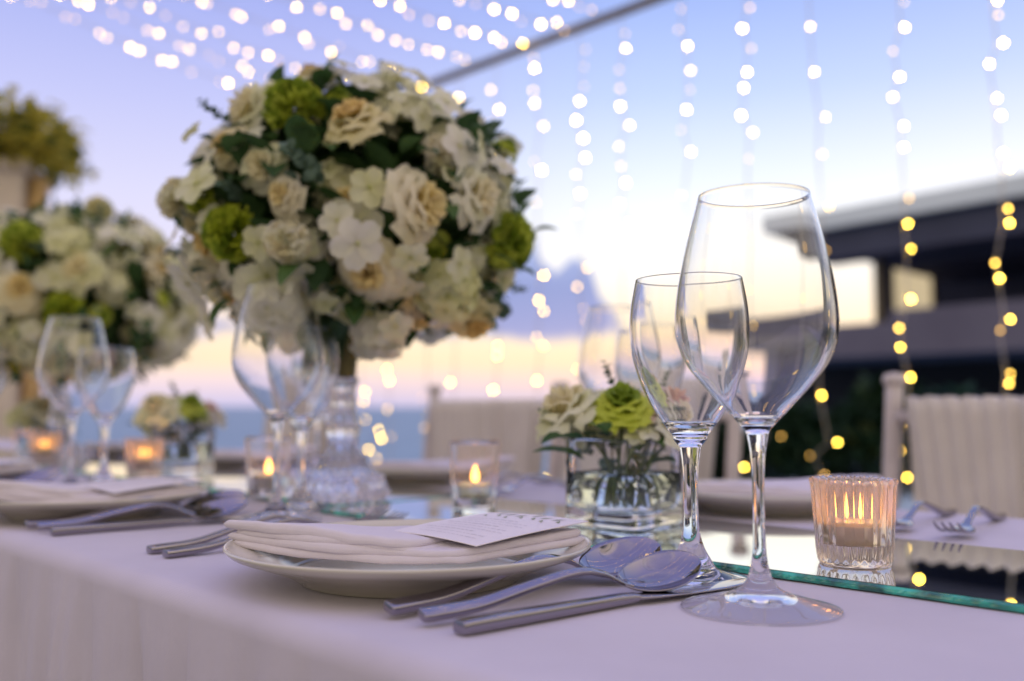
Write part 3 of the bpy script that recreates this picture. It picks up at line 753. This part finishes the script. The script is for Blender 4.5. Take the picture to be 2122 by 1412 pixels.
# ------------------------------------------------------------------ candle holders
def flame_mesh(name, m, h, r):
    v, f = lathe(rev([(0,0),(r*.75,h*.10),(r,h*.28),(r*.72,h*.55),(r*.28,h*.82),(0,h)], 4), 14); return mesh(name, v, f, True, [m])
ME_fl = flame_mesh('flame', M_flame, .0195, .0040); ME_flc = flame_mesh('flame_core', M_flame_core, .0085, .0018)
def tealight(label, t, d, z, s=1.0):
    root = thing('tealight', label, 'candle', W(t, d, z), 0, 'lit tealights'); root.scale = (s, s, s)
    v, f = lathe([(0,0),(.0172,0),(.0182,.0006),(.0190,.0128),(.0192,.0130),(.0187,.0131),(.0184,.0126),(.0178,.0022),(0,.0020)], 40); link('tin_cup', mesh('tin_cup', v, f, True, [M_cup]), root)
    v, f = lathe([(0,.0024),(.0175,.0024),(.0181,.0132),(.0176,.0152),(.0120,.0148),(.004,.0135),(0,.0132)], 40); link('wax', mesh('wax', v, f, True, [M_wax]), root)
    b = MB(); b.tube([(0,0,.0118),(.0004,0,.0150),(.0010,0,.0172)], .0006, 6); link('wick', b.mesh('wick', M_wick), root)
    fl_ = link('flame', ME_fl, root, (.0008, 0, .0162))
    return root
def ribs(r0, r1, h, n, amp):
    def rm(r, z, a):
        k = min(1, max(0, (z-.002)/.006)); sc = (abs(cos(a*n/2))**.8)
        top = min(1, max(0, (z-(h-.006))/.004))
        return r*(1+amp*k*(sc-.5)+.035*top*(sc-.5)), z+.0016*top*sc
    return rm
def votive_ribbed(label, t, d, H_=.0555, r0=.0240, r1=.0268, nn=26):
    root = thing('ribbed_candle_holder', label, 'candle holder', W(t, d, MZ), .15, 'ribbed glass candle holders')
    out = rev([(0,.0006),(r0*.88,.0006),(r0*.95,0),(r0,.0022),(r0*1.01,.006),((r0+r1)/2,H_*.5),(r1,H_-.006),(r1*1.02,H_-.002),(r1*1.0,H_)], 4)
    v, f = lathe(out, nn*10, ribs(r0, r1, H_, nn, .07))
    inn = rev([(r1*.95,H_+.0004),(r1*.90,H_-.003),((r0+r1)/2*.86,H_*.5),(r0*.80,.016),(r0*.72,.0135),(0,.0130)], 4)
    def rm(r, z, a): 
        sc = abs(cos(a*nn/2))**.8; top = min(1, max(0, (z-(H_-.004))/.004)); return r*(1+.02*top*(sc-.5)), z+.0016*top*sc
    v2, f2 = lathe(inn, nn*10, rm); m_ = nn*10; o = len(v)
    v += v2; f += [tuple(q+o for q in g_) for g_ in f2]+[(o-m_+k, o-m_+(k+1) % m_, o+(k+1) % m_, o+k) for k in range(m_)]
    link('glass_cup', mesh('glass_cup', v, f, True, [M_votive]), root); return root
def votive_plain(label, t, d):
    root = thing('plain_candle_holder', label, 'candle holder', W(t, d, MZ), 0, 'plain tapered glass candle holders')
    v, f = lathe(rev([(0,.0004),(.020,.0004),(.0222,0),(.0232,.0016),(.0245,.03),(.0272,.0655)], 4)+rev([(.0274,.0672),(.0266,.0676),(.0258,.0668),(.0232,.03),(.0216,.0115),(.0200,.0095),(0,.0090)], 4), 56)
    link('glass_cup', mesh('glass_cup', v, f, True, [M_plainv]), root); return root
votive_ribbed('ribbed glass candle holder glowing on the mirror right of the tall wine glass', .314, .627)
tealight('lit tealight inside the sharp ribbed holder at the right', .314, .627, MZ+.0136, .97)
votive_plain('plain tapered candle holder left of the posy vase', .770, .690)
tealight('lit tealight in the plain holder left of the posy vase', .770, .690, MZ+.0096)
votive_plain('plain tapered candle holder left of the nearer left wine glass', 1.040, .600)
tealight('lit tealight in the plain holder beside the left wine glass', 1.040, .600, MZ+.0096)
votive_ribbed('ribbed candle holder just left of the second posy', 1.442, .622)
tealight('lit tealight in the ribbed holder left of the second posy', 1.442, .622, MZ+.0136, .97)
votive_ribbed('ribbed candle holder close to the left picture edge, lower of two', 1.93, .640)
tealight('lit tealight in the lower holder near the left edge', 1.93, .640, MZ+.0136, .97)
votive_ribbed('furthest ribbed candle holder, just above the lower left one', 2.36, .745)
tealight('lit tealight in the furthest candle holder on the left', 2.36, .745, MZ+.0136, .97)
votive_plain('plain candle holder furthest along the table at the left edge', 2.78, .62)
tealight('lit tealight furthest along the table at the left edge', 2.78, .62, MZ+.0096)

# ------------------------------------------------------------------ posies in short vases
def posy_vase(label, t, d):
    root = thing('glass_vase', label, 'vase', W(t, d, MZ), .4, 'short glass vases')
    R_, Hh = .0405, .078; root.rotation_euler = (0, 0, ROT+R(4))
    def sq(p, full):
        def g_(r, z, a):
            k = 1/((abs(cos(a))**p+abs(sin(a))**p)**(1/p)); w_ = min(1, max(0, full(r, z))); return r*(1+(k-1)*w_), z
        return g_
    n = 160
    v, f = lathe([(0,.0006),(.022,.0006),(R_-.004,.0000),(R_-.001,.0010),(R_,.0035)]+[(R_, .006+(Hh-.009)*i/5) for i in range(6)]+[(R_-.0004,Hh-.0006),(R_-.0016,Hh),(R_-.0034,Hh-.0002),(R_-.0042,Hh-.0016)], n, sq(9, lambda r, z: 1))
    v2, f2 = lathe([(R_-.0044,Hh-.004),(R_-.0044,.050),(R_-.0046,.022),(R_-.0064,.0165),(R_-.0115,.0125),(.018,.0112),(0,.0110)], n, sq(7, lambda r, z: (z-.0112)/.006+0*r))
    o = len(v); v += v2; f += [tuple(q+o for q in g_) for g_ in f2]+[(o-n+k, o-n+(k+1) % n, o+(k+1) % n, o+k) for k in range(n)]
    link('glass_wall', mesh('glass_wall', v, f, True, [M_glass]), root)
    q = R_-.0043
    v, f = lathe([(0,.0109),(.018,.0111),(R_-.0114,.0124),(R_-.0063,.0164),(R_-.0045,.022),(q,.0470),(q-.0008,.0455),(q-.003,.0450),(0,.0450)], n, sq(7, lambda r, z: (z-.0112)/.006))
    link('water', mesh('water', v, f, True, [M_water]), root)
    return root
def posy(label, t, d, seed, rz=0):
    rg = random.Random(seed); root = thing('flower_posy', label, 'flower posy', W(t, d, MZ), rz, 'small posies in vases')
    blooms = [('carnation', ME_limer, (-.004,-.022,.100), 1.18), ('rose', ME_rose[1], (-.046,.000,.096), 1.15), ('rose', ME_pink, (.036,-.014,.092), 1.05), ('rose', ME_rose[0], (.006,.028,.098), 1.0),
              ('carnation', ME_green, (.046,.014,.082), .7), ('blossom', ME_blos, (.016,-.040,.083), .5), ('blossom', ME_blos, (.026,-.034,.080), .42), ('blossom', ME_blos, (.004,-.044,.078), .4), ('blossom_cluster', ME_clus[1], (-.020,.034,.086), .8), ('rose', ME_rose[1], (.042,-.03,.084), .7)]
    for nm_, me, p, s in blooms:
        d_ = Vector((p[0], p[1], .07)).normalized(); link(nm_, me, root, p, orient((d_+Vector((0,-.2,0))).normalized(), rg.random()*6), s)
        a = rg.random()*6.28; foot = Vector((-p[0]*.3+.008*cos(a), -p[1]*.3+.008*sin(a), .014+.008*rg.random()))
        b = MB(); b.tube([foot, foot.lerp(Vector(p), .5)+Vector((rg.uniform(-.004,.004), rg.uniform(-.004,.004), 0)), Vector(p)-d_*.01], .0015, 7); link('stem', b.mesh('stem', M_stem), root)
    for k in range(9):
        a = k*2.4; foot = Vector((.012*cos(a+2), .012*sin(a+2), .015)); tip = Vector((.028*cos(a), .028*sin(a), .080))
        b = MB(); b.tube([foot, (foot+tip)/2, tip], .0011, 6); link('stem', b.mesh('stem', M_stem), root)
    for k in range(26):
        a = rg.random()*6.28; r_ = rg.uniform(.02, .05); z = rg.uniform(.055, .088)
        link('leaf', rg.choice([ME_leaf, ME_euc]), root, (r_*cos(a), r_*sin(a), z), Vector((cos(a), sin(a), rg.uniform(-.5, .6))).to_track_quat('Y','Z').to_euler(), rg.uniform(.5, .95))
    for (p, dr, s) in (((.0,.0,.10), (-.45,-.1,.8), .42), ((.02,.01,.10), (.35,.1,1), .36), ((-.04,.0,.09), (-.8,.0,.35), .34)):
        link('sprig', ME_sprig[2], root, p, orient(Vector(dr).normalized(), rg.random()*6), s)
    return root
posy_vase('short glass vase half full of water beside the short wine glass', .560, .683)
posy('posy with one lime carnation in the sharp vase', .560, .683, 3, 0)
posy_vase('short glass vase blurred at the left of the table', 1.516, .715)
posy('blurred cream and lime posy at the left of the table', 1.516, .715, 6, 1)
posy_vase('small vase at the extreme left edge of the picture', 2.12, .70)
posy('posy at the extreme left edge of the picture', 2.12, .70, 9, 2)

# ------------------------------------------------------------------ crystal stands with flower balls
def stand_meshes():
    def rm(n, amp):
        def g_(r, z, a): return r*(1+amp*abs(cos(a*n/2))), z
        return g_
    base = rev([(0,.001),(.040,.001),(.0465,0),(.049,.006),(.048,.014),(.043,.023),(.034,.032),(.0245,.044)], 4)
    v, f = lathe(base, 144, rm(24, .07)); B1 = mesh('foot', v, f, False, [M_crystal])
    col = rev([(.0245,.044),(.0205,.052),(.0170,.060),(.0150,.066),(.0178,.076),(.0182,.084),(.0150,.094),(.0130,.104),(.0136,.112),(.0128,.120),(.0130,.128),(.0150,.134),(.0150,.139),(0,.139)], 4)
    v, f = lathe(col, 144, rm(16, .09)); B2 = mesh('column', v, f, False, [M_crystal])
    bm = bmesh.new()
    for rr, z, n, s in ((.0490,.007,26,.0054),(.0430,.024,24,.0045),(.0240,.0460,18,.0040),(.0152,.066,14,.0032)):
        for k in range(n):
            a = 2*pi*k/n; bmesh.ops.create_icosphere(bm, subdivisions=2, radius=s, matrix=Matrix.Translation((rr*1.03*cos(a), rr*1.03*sin(a), z)))
    B3 = bpy.data.meshes.new('beading'); bm.to_mesh(B3); bm.free(); B3.materials.append(M_crystal)
    return B1, B2, B3
ST = stand_meshes()
v, f = lathe(rev([(0,.0),(.0125,.0),(.0140,.002),(.0165,.03),(.021,.052),(.0195,.0525),(0,.048)], 3), 48); ME_pot = mesh('pot', v, f, True, [M_pot])
def stand(label, t, d):
    root = thing('crystal_stand', label, 'flower stand', W(t, d, MZ), .2, 'crystal flower stands')
    link('foot', ST[0], root); link('column', ST[1], root); tag(link('beading', ST[2], root), kind='stuff'); link('pot', ME_pot, root, (0, 0, .1395)); return root
stand('beaded crystal stand carrying the largest flower ball', .938, .637)
stand('crystal stand under the left flower ball', 1.983, .683)
stand('furthest crystal stand past the left picture edge', 3.02, .69)
def dirn(du, dv, k=.00056, rx=.190, rz_=.155):
    x = du*k/rx; z = -dv*k/rz_; return Vector((x, -sqrt(max(.02, 1-x*x-z*z)), z)).normalized()
sp1 = [(dirn(-83,-180), 'carnation', ME_green, 1.1), (dirn(-185,68), 'carnation', ME_green, 1.05), (dirn(320,50), 'carnation', ME_green, 1.15),
       (dirn(48,-128), 'rose', ME_rose[0], 1.15), (dirn(150,25), 'rose', ME_rose[0], 1.35), (dirn(75,140), 'rose', ME_rose[0], 1.1), (dirn(-175,-200), 'rose', ME_rose[1], 1.2),
       (dirn(255,-10), 'rose', ME_rose[1], 1.15), (dirn(-265,-20), 'carnation', ME_green, .75), (dirn(-120,185), 'blossom_cluster', ME_clus[0], 1.1)]
flower_ball('largest round arrangement of cream roses and lime carnations, centre left', W(.931,.648,.325), 0, 11, special=sp1)
sp2 = [(dirn(-20,10), 'rose', ME_rose[0], 1.3), (dirn(-40,-150), 'carnation', ME_green, 1.15), (dirn(110,60), 'carnation', ME_green, 1.1), (dirn(150,-60), 'rose', ME_rose[1], 1.2), (dirn(160,200), 'rose', ME_pink, 1.2)]
fb2 = flower_ball('second round flower arrangement, cut by the left picture edge', W(1.96,.700,.318), 0, 23, special=sp2); fb2.scale = (1.1, 1.1, 1.12)

# ------------------------------------------------------------------ chairs across the table
def make_chair(label, t, d, rz):
    root = thing('banquet_chair', label, 'chair', W(t, d, -TZ), rz, 'chairs across the table'); hw = .205
    for s in (-1, 1):
        b = MB(); pts = catmull([(s*hw*.94,-.20,0),(s*hw*.97,-.19,.25),(s*hw,-.18,.47),(s*hw,-.20,.70),(s*hw,-.225,.895)], 4)
        b.tube(pts, .013, 10); v, f = lathe([(0,0),(.011,0),(.0165,.006),(.0175,.013),(.014,.020),(0,.023)], 12); b.add(v, f, 0, Matrix.Translation((s*hw,-.225,.892))); link('back_post', b.mesh('back_post', M_chair), root)
        b = MB(); b.tube([(s*hw*.92,.19,0),(s*hw*.95,.185,.44)], [.010,.014], 10); link('leg', b.mesh('leg', M_chair), root)
    b = MB(); b.tube([(-hw,-.215,.845),(0,-.225,.85),(hw,-.215,.845)], .010, 8); link('top_rail', b.mesh('top_rail', M_chair), root)
    b = MB(); b.tube([(-hw,-.185,.22),(hw,-.185,.22)], .007, 8); b.tube([(-hw*.93,.187,.22),(hw*.93,.187,.22)], .007, 8)
    for s in (-1, 1): b.tube([(s*hw*.96,-.185,.18),(s*hw*.94,.187,.18)], .007, 8)
    link('stretchers', b.mesh('stretchers', M_chair), root)
    b = MB(); b.box((-hw-.005,-.195,.435), (hw+.005,.205,.462)); link('seat', b.mesh('seat', M_chair, False), root)
    v = []; n1, n2 = 80, 20
    for i in range(n1+1):
        u = -1+2*i/n1
        for j in range(n2+1):
            s = j/n2; wd = .172-.045*s+.02*s*s; fold = (.020+.012*s)*(abs(sin(u*10.5+1.2*sin(u*5)))**.55-.5)+.007*sin(u*57+4*s)
            v.append((u*wd, -.237+.018*u*u-fold*.8+.02*s, .874-.41*s+.003*sin(u*40)*(1-s)))
    for i in range(n1+1):
        u = -1+2*i/n1
        for j in range(n2+1):
            s = j/n2; wd = .170-.045*s+.02*s*s; fold = (.010+.016*s)*(abs(sin(u*8+2.2*sin(u*3.1+1)+.9*s))**.6-.6)*(.6+.5*sin(u*5+2))+.004*sin(u*43+5*s); v.append((u*wd, -.196+.018*u*u+.02*s+fold*.8, .874-.41*s+.004*sin(u*40)*(1-s)))
    m = n2+1; o = (n1+1)*m
    f = [(i*m+j, (i+1)*m+j, (i+1)*m+j+1, i*m+j+1) for i in range(n1) for j in range(n2)]+[(o+i*m+j, o+i*m+j+1, o+(i+1)*m+j+1, o+(i+1)*m+j) for i in range(n1) for j in range(n2)]
    f += [(i*m, o+i*m, o+(i+1)*m, (i+1)*m) for i in range(n1)]
    f += [(j+1, o+j+1, o+j, j) for j in range(n2)]+[(n1*m+j, o+n1*m+j, o+n1*m+j+1, n1*m+j+1) for j in range(n2)]
    link('chair_cover', mesh('chair_cover', v, f, True, [M_cover]), root)
    return root
ch = make_chair('white chair with gathered ivory cover at the right picture edge', .455, 1.235, ROT+pi)
for t, d, dr, lb in ((1.150,1.25,.06,'covered chair half hidden behind the two sharp wine glasses'), (1.565,1.235,0,'covered chair between the flower ball and the posy'), (2.36,1.25,-.05,'covered chair behind the nearer left wine glass')):
    dup(ch, W(t, d, -TZ), ROT+pi+dr, lb)

# ================================================================== canopy frame and fairy lights
CURTAIN = [
  (1.145,[(-.036,1.444,2),(-.037,1.395,0),(-.049,1.298,2),(-.004,1.239,2),(-.024,1.12,2),(-.035,1.06,2),(-.037,.934,2),(-.056,.883,2),(-.046,.75,1),(-.049,.703,2),(-.0,.578,1),(-.012,.527,2),(-.041,.392,2),(-.009,.358,0),(-.035,.217,1),(-.03,.186,1),(-.005,.055,0),(-.02,-0.022,1)]),
  (1.460,[(-.043,1.535,0),(-.042,1.444,2),(.003,1.369,0),(-.02,1.271,2),(.008,1.205,1),(-.029,1.092,2),(-.027,1.017,2),(-.04,.835,0),(-.034,.745,2),(-.042,.657,2),(-.037,.483,2),(.008,.385,1),(.006,.318,2),(-.028,.213,2),(-.029,.132,2),(.014,.044,1),(.016,-0.04,1),(-.006,-0.131,2)]),
  (1.787,[(-.009,1.55,1),(-.022,1.371,2),(-.063,1.189,1),(-.046,1.052,0),(-.07,.851,1),(-.051,.688,0),(-.019,.475,0),(-.023,.153,2),(-.081,-0.017,2),(.029,-0.07,0),(-.027,-0.138,0)]),
  (2.074,[(-.037,1.702,0),(.0,1.628,2),(-.04,1.535,0),(-.018,1.445,2),(-.002,1.384,2),(.012,1.274,2),(-.04,1.195,1),(-.02,1.092,0),(-.016,.891,2),(-.029,.753,1),(-.026,.686,0),(-.003,.535,1),(-.026,.381,1),(.014,.231,2),(-.016,.099,1),(-.14,-0.001,0),(.023,-0.124,2)]),
  (2.360,[(.012,1.798,0),(.026,1.713,0),(-.02,1.629,2),(-.033,1.52,1),(-.03,1.438,0),(-.011,1.357,2),(.02,1.277,0),(-.031,1.174,1),(.019,.998,0),(-.018,.84,1),(.021,.682,0),(.011,.499,1),(.001,.357,1),(.035,.198,2)]),
  (2.707,[(-.031,1.778,0),(-.034,1.709,2),(.006,1.622,0),(.002,1.535,0),(-.0,1.453,2),(-.052,1.356,1),(.01,1.273,1),(-.0,1.181,0),(-.027,1.102,2),(.007,1.014,1),(-.053,.917,2),(-.002,.758,0),(.006,.544,0),(-.025,.393,1),(.017,.288,1),(-.02,.139,1)]),
  (2.962,[(-.051,1.767,0),(-.039,1.69,0),(-.041,1.595,0),(-.011,1.534,2),(.011,1.447,2),(-.033,1.353,2),(-.045,1.258,2),(.013,1.191,1),(-.011,1.096,2),(.011,1.006,0),(-.053,.747,1),(.01,.664,1),(-.028,.56,0),(-.042,.504,0),(-.045,.404,1),(.009,.284,1),(-.025,.141,0)]),
  (3.241,[(.011,1.816,0),(.005,1.766,2),(.015,1.657,1),(.005,1.59,2),(-.057,1.464,1),(.009,1.303,0),(-.043,1.251,2),(-.004,1.099,0),(-.055,.738,2),(-.022,.62,2),(-.054,.567,2),(-.005,.447,1),(-.05,.399,2),(-.008,.236,2),(-.027,.027,0),(-.064,-0.226,2)]),
  (3.511,[(.05,1.733,1),(-.011,1.616,2),(.05,1.564,0),(-.019,1.442,1),(-.019,1.378,1),(.024,1.194,1),(-.002,.413,2),(-.002,.367,2),(.029,.196,2),(.004,-0.001,0),(.039,-0.121,0)]),
  (3.808,[(.002,1.751,2),(.028,1.503,1),(-.013,1.185,1),(.063,.239,2),(.1,-0.058,2),(.077,-0.1,0)]),
  (4.105,[(-.036,1.657,1),(-.064,.063,2),(-.019,-0.002,0),(-.036,-0.095,0),(-.07,.203,0),(-.001,.159,0)]),
  (4.402,[(.021,.32,2),(-.002,.259,2),(.014,.096,1),(-.024,-0.056,0)]),
  (4.699,[(-.063,.199,2),(-.05,.14,2),(-.071,.037,1),(-.203,-0.023,2),(-.227,-0.069,2),(-.107,-0.135,2),(-.187,-0.185,1),(-.085,-0.255,0)]),
]
CANOPY = [
  (5.082,[(1.548,2.154,0),(1.6,2.165,0),(1.719,2.119,0),(1.765,2.124,0),(1.892,2.082,1),(1.93,2.069,1),(2.057,2.051,2),(2.107,2.042,2),(2.234,2.024,2),(2.289,2.03,2),(2.406,1.998,0),(2.579,1.984,0),(2.63,1.988,2),(2.773,1.984,2),(2.807,1.983,0),(2.962,2.001,2),(2.999,1.974,2)]),
  (4.752,[(1.666,2.087,2),(1.712,2.084,2),(1.829,2.077,0),(1.885,2.068,0),(2.007,2.035,1),(2.068,2.037,2),(2.18,2.001,1),(2.234,1.997,2),(2.345,1.992,0),(2.401,1.972,0),(2.54,1.983,2),(2.579,1.957,2),(2.71,1.953,0),(2.9,1.926,1)]),
  (4.422,[(1.784,2.015,0),(1.876,2.017,2),(1.955,2.0,0),(2.044,1.97,1),(2.139,1.962,2),(2.231,1.998,1),(2.314,1.935,1),(2.395,1.931,1),(2.511,1.946,2),(2.568,1.935,0),(2.673,1.92,1),(2.759,1.925,0),(2.963,1.935,2),(3.053,1.951,2)]),
  (4.084,[(1.975,1.968,2),(2.003,1.97,1),(2.144,1.961,1),(2.174,1.955,1),(2.322,1.938,1),(2.374,1.967,2),(2.518,1.951,2),(2.541,1.925,1),(2.674,1.918,2),(2.723,1.961,0),(2.864,1.914,1),(2.91,1.926,1),(3.045,1.939,2),(3.077,1.926,1),(3.17,1.868,2),(3.263,1.874,2)]),
  (3.615,[(2.395,1.897,2),(2.445,1.862,1),(2.565,1.889,2),(2.624,1.859,1),(2.728,1.86,1),(2.804,1.861,1),(2.92,1.865,1),(2.991,1.872,2),(3.11,1.878,1),(3.166,1.877,1),(3.292,1.889,1)]),
  (3.270,[(2.384,1.847,2),(2.49,1.853,2),(2.538,1.829,0),(2.651,1.833,0),(2.741,1.847,2),(2.839,1.837,1),(2.926,1.854,2),(3.048,1.864,2),(3.096,1.853,1),(3.239,1.887,2),(3.299,1.884,2)]),
  (3.013,[(2.698,1.845,0),(2.808,1.854,2),(2.917,1.866,2),(2.975,1.847,0),(3.102,1.87,2),(3.206,1.908,2),(3.259,1.884,0)]),
  (2.788,[(2.946,1.869,2),(3.045,1.892,2),(3.111,1.886,0),(3.198,1.898,0),(3.312,1.907,1)]),
]
BZ = 1.885
def bar(b, p0, p1, r=.028):
    a, c = Vector(p0), Vector(p1); b.tube([a, c], r, 4)
canopy = thing('light_canopy', 'grey steel frame whose top rail crosses the sky', 'canopy', (0,0,0))
for nm_, p0, p1, r_ in (('top_rail', W(-.9,3.3,BZ), W(5.20,3.3,BZ), .030), ('top_rail', W(-.9,-1.6,BZ+.55), W(5.20,-1.6,BZ+.55), .030), ('post', W(5.17,3.3,BZ), W(5.17,3.3,-TZ), .016), ('post', W(-.87,3.3,BZ), W(-.87,3.3,-TZ), .03), ('post', W(5.17,-1.6,BZ+.55), W(5.17,-1.6,-TZ), .03), ('post', W(-.87,-1.6,BZ+.55), W(-.87,-1.6,-TZ), .03)):
    b = MB(); bar(b, p0, p1, r_); link(nm_, b.mesh(nm_, M_beam, False), canopy)
bm = bmesh.new(); bmesh.ops.create_icosphere(bm, subdivisions=2, radius=1)
MEB = []
for k, mt in enumerate(M_b):
    me = bpy.data.meshes.new('bulb'); bm.to_mesh(me); me.materials.append(mt); MEB.append(me)
bm.free()
BR = .0047
ordn = ['first','second','third','fourth','fifth','sixth','seventh','eighth','ninth','tenth','eleventh','twelfth','thirteenth','fourteenth','fifteenth','sixteenth']
rgl = random.Random(12)
for i, (t, lst) in enumerate(CURTAIN):
    root = thing('curtain_light_string', ordn[i]+' hanging curtain string of warm fairy lights from the right', 'string lights', W(t, 3.3, 0), ROT, 'curtain light strings hanging from the canopy rail')
    pts = [Vector((0,0,BZ-.03))]
    for o, z, k in sorted(lst, key=lambda q: -q[1]):
        o = -o
        if z > BZ-.05: z = BZ-.06
        link('bulb', MEB[k], root, (o, -.004, z), None, BR*rgl.uniform(.72, 1.15))
        pts.append(Vector((o*.55, 0, z)))
    if pts[-1].z > -.25: pts.append(Vector((pts[-1].x*.6, 0, -.32)))
    b = MB(); b.tube(pts, .0022, 5); link('cable', b.mesh('cable', M_wire), root)
def canopy_string(i, t, lst, label, hid):
    root = thing('canopy_light_string', label, 'string lights', W(t, 0, 0), ROT, 'light strings spanning the canopy')
    lst = [q for q in lst if q[0] < 3.28]
    if lst: d0, z0 = lst[0][0], sum(q[1] for q in lst[:2])/len(lst[:2])
    else: d0, z0 = 3.25, BZ-.02
    seq = list(lst); d = d0-.09; n = 0
    zt = BZ+.54; L_ = d0+1.55
    while d > -1.5:
        s = (d0-d)/L_; z = z0+(zt-z0)*(s**1.0) - (.22 if lst else .30)*sin(pi*s)*(1 if z0 < 2.05 else .4)
        seq.append((d, z+rgl.uniform(-.015, .015), 2 if rgl.random() < .5 else 1)); d -= hid*rgl.uniform(.6, 1.4)
    seq.sort()
    pts = []
    zs = [q[1] for q in seq]
    for j, (d, z, k) in enumerate(seq):
        link('bulb', MEB[k], root, (0, d, z-.006), None, BR*rgl.uniform(.72, 1.15))
        a = max(0, j-3); e_ = min(len(zs), j+4); zm = sum(zs[a:e_])/(e_-a); pts.append((0, d, (z+zm*2)/3+.004))
    pts = [(0,-1.6,BZ+.55)]+pts+[(0,3.3,BZ)]
    b = MB(); b.tube(pts, .0022, 5); link('cable', b.mesh('cable', M_wire), root)
for i, (t, lst) in enumerate(CANOPY):
    canopy_string(i, t, lst, ordn[i]+' overhead light string of the canopy counted from the left', .10)
for t, lb in ((2.36,'overhead light string reflected highest in the spoon bowls'), (1.93,'overhead light string reflected second highest in the spoon bowls'), (1.5,'overhead light string reflected across the middle of the spoon bowls'), (1.05,'overhead light string reflected just under the middle of the spoon bowls'), (.6,'overhead light string reflected low in the spoon bowls'), (.15,'overhead light string reflected lowest in the spoon bowls')):
    canopy_string(9, t, [], lb, .095)

# ------------------------------------------------------------------ flower-topped pillar at the left edge
pr = thing('flower_topped_pillar', 'cream pillar crowned with dark yellow foliage at the left picture edge', 'pillar', (-2.32, 4.2, 0), .2)
M_pil = mat('cream_pillar', (.66,.58,.50,1), .7); varied(M_pil, (.60,.52,.44), (.70,.62,.54), 3)
M_tan = mat('tan_warm_side', (.55,.36,.16,1), .8); varied(M_tan, (.48,.31,.13), (.60,.42,.20), 8)  # warm light on the pillar's side is put into this tan
b = MB(); b.box((-.2,-.2,0), (.2,.2,1.86)); link('shaft', b.mesh('shaft', M_pil, False), pr)
b = MB(); b.tube([(.243,-.1,0),(.243,-.1,1.85)], .04, 12); link('warm_side', b.mesh('warm_side', M_tan), pr)  # tan roll added for the pillar's warm-lit golden side
b = MB(); b.box((-.22,-.22,1.863), (.22,.22,1.91)); link('capital', b.mesh('capital', M_pil, False), pr)
rg = random.Random(8); b = MB(); sv = [q.co.copy() for q in ME_leaf.vertices]; sf = [tuple(q.vertices) for q in ME_leaf.polygons]
for i in range(1500):
    d_ = Vector([rg.gauss(0,1) for _ in range(3)]).normalized(); k = rg.uniform(.5, 1.1)
    q = Matrix.Translation((rg.uniform(-.38,.38)*rg.uniform(.8,1), rg.uniform(-.33,.33), 2.02+rg.uniform(-.12,.13)*rg.uniform(.6,1.1))) @ Vector([rg.gauss(0,1) for _ in range(3)]).normalized().to_track_quat('Y','Z').to_matrix().to_4x4() @ Matrix.Scale(1.5, 4)
    b.add(sv, sf, int(rg.random() < .18), q)
M_yleaf = petal('olive_yellow_leaf', (.50,.45,.05,1), (.68,.60,.14,1), 30, .5)
tag(link('foliage', b.mesh('foliage', [M_yleaf, M_leaf]), pr), kind='stuff')
# ------------------------------------------------------------------ shrubs between terrace and house
M_bush = [petal('deep_green_shrub_leaf', (.012,.035,.016,1), (.03,.07,.03,1), 6), petal('teal_green_shrub_leaf', (.02,.06,.045,1), (.04,.10,.07,1), 6)]
def shrub(label, x, y, w_, h, m, seed):
    rg = random.Random(seed); root = thing('garden_shrub', label, 'shrub', (x, y, -.02), 0, 'shrubs along the terrace edge')
    b = MB()
    for k in range(5): a = rg.random()*6.28; b.tube([(0,0,0),(w_*.2*cos(a), w_*.2*sin(a), h*.45),(w_*.38*cos(a), w_*.38*sin(a), h*.8)], [.02,.013,.005], 5)
    link('stems', b.mesh('stems', M_stem), root); b = MB()
    for i in range(900):
        a = rg.random()*6.28; z = rg.random()**.7; r_ = w_*.5*(sin(pi*(.18+.75*z)))*sqrt(rg.random())*(1+.25*sin(a*3+seed))
        q = Matrix.Translation((r_*cos(a), r_*sin(a), h*z*(1+.18*sin(a*2+seed)))) @ Vector([rg.gauss(0,1), rg.gauss(0,1), abs(rg.gauss(0,1))]).normalized().to_track_quat('Y','Z').to_matrix().to_4x4() @ Matrix.Scale(rg.uniform(2.2, 4), 4)
        b.add(sv, sf, 0, q)
    tag(link('foliage', b.mesh('foliage', m), root), kind='stuff'); return root
bs = [(1.15,9.0,.8,.50,1,'low shrub just left of the posy vase'), (1.9,8.9,1.0,.62,0,'shrub behind the short wine glass'), (2.75,9.3,1.3,.72,0,'shrub behind the stem of the tall wine glass'), (3.45,9.0,1.3,.92,0,'tallest shrub, left of the grey house column'),
      (4.25,9.5,1.4,.85,1,'teal shrub below the grey house column'), (4.9,8.6,1.4,.78,0,'dark shrub behind the chair post at right'), (5.6,8.2,1.4,.8,0,'shrub behind the right chair back'), (6.2,7.6,1.3,.8,1,'shrub at the right picture edge')]
for i, (x, y, w_, h, k, lb) in enumerate(bs): shrub(lb, x, y, w_, h, M_bush[k], 30+i)
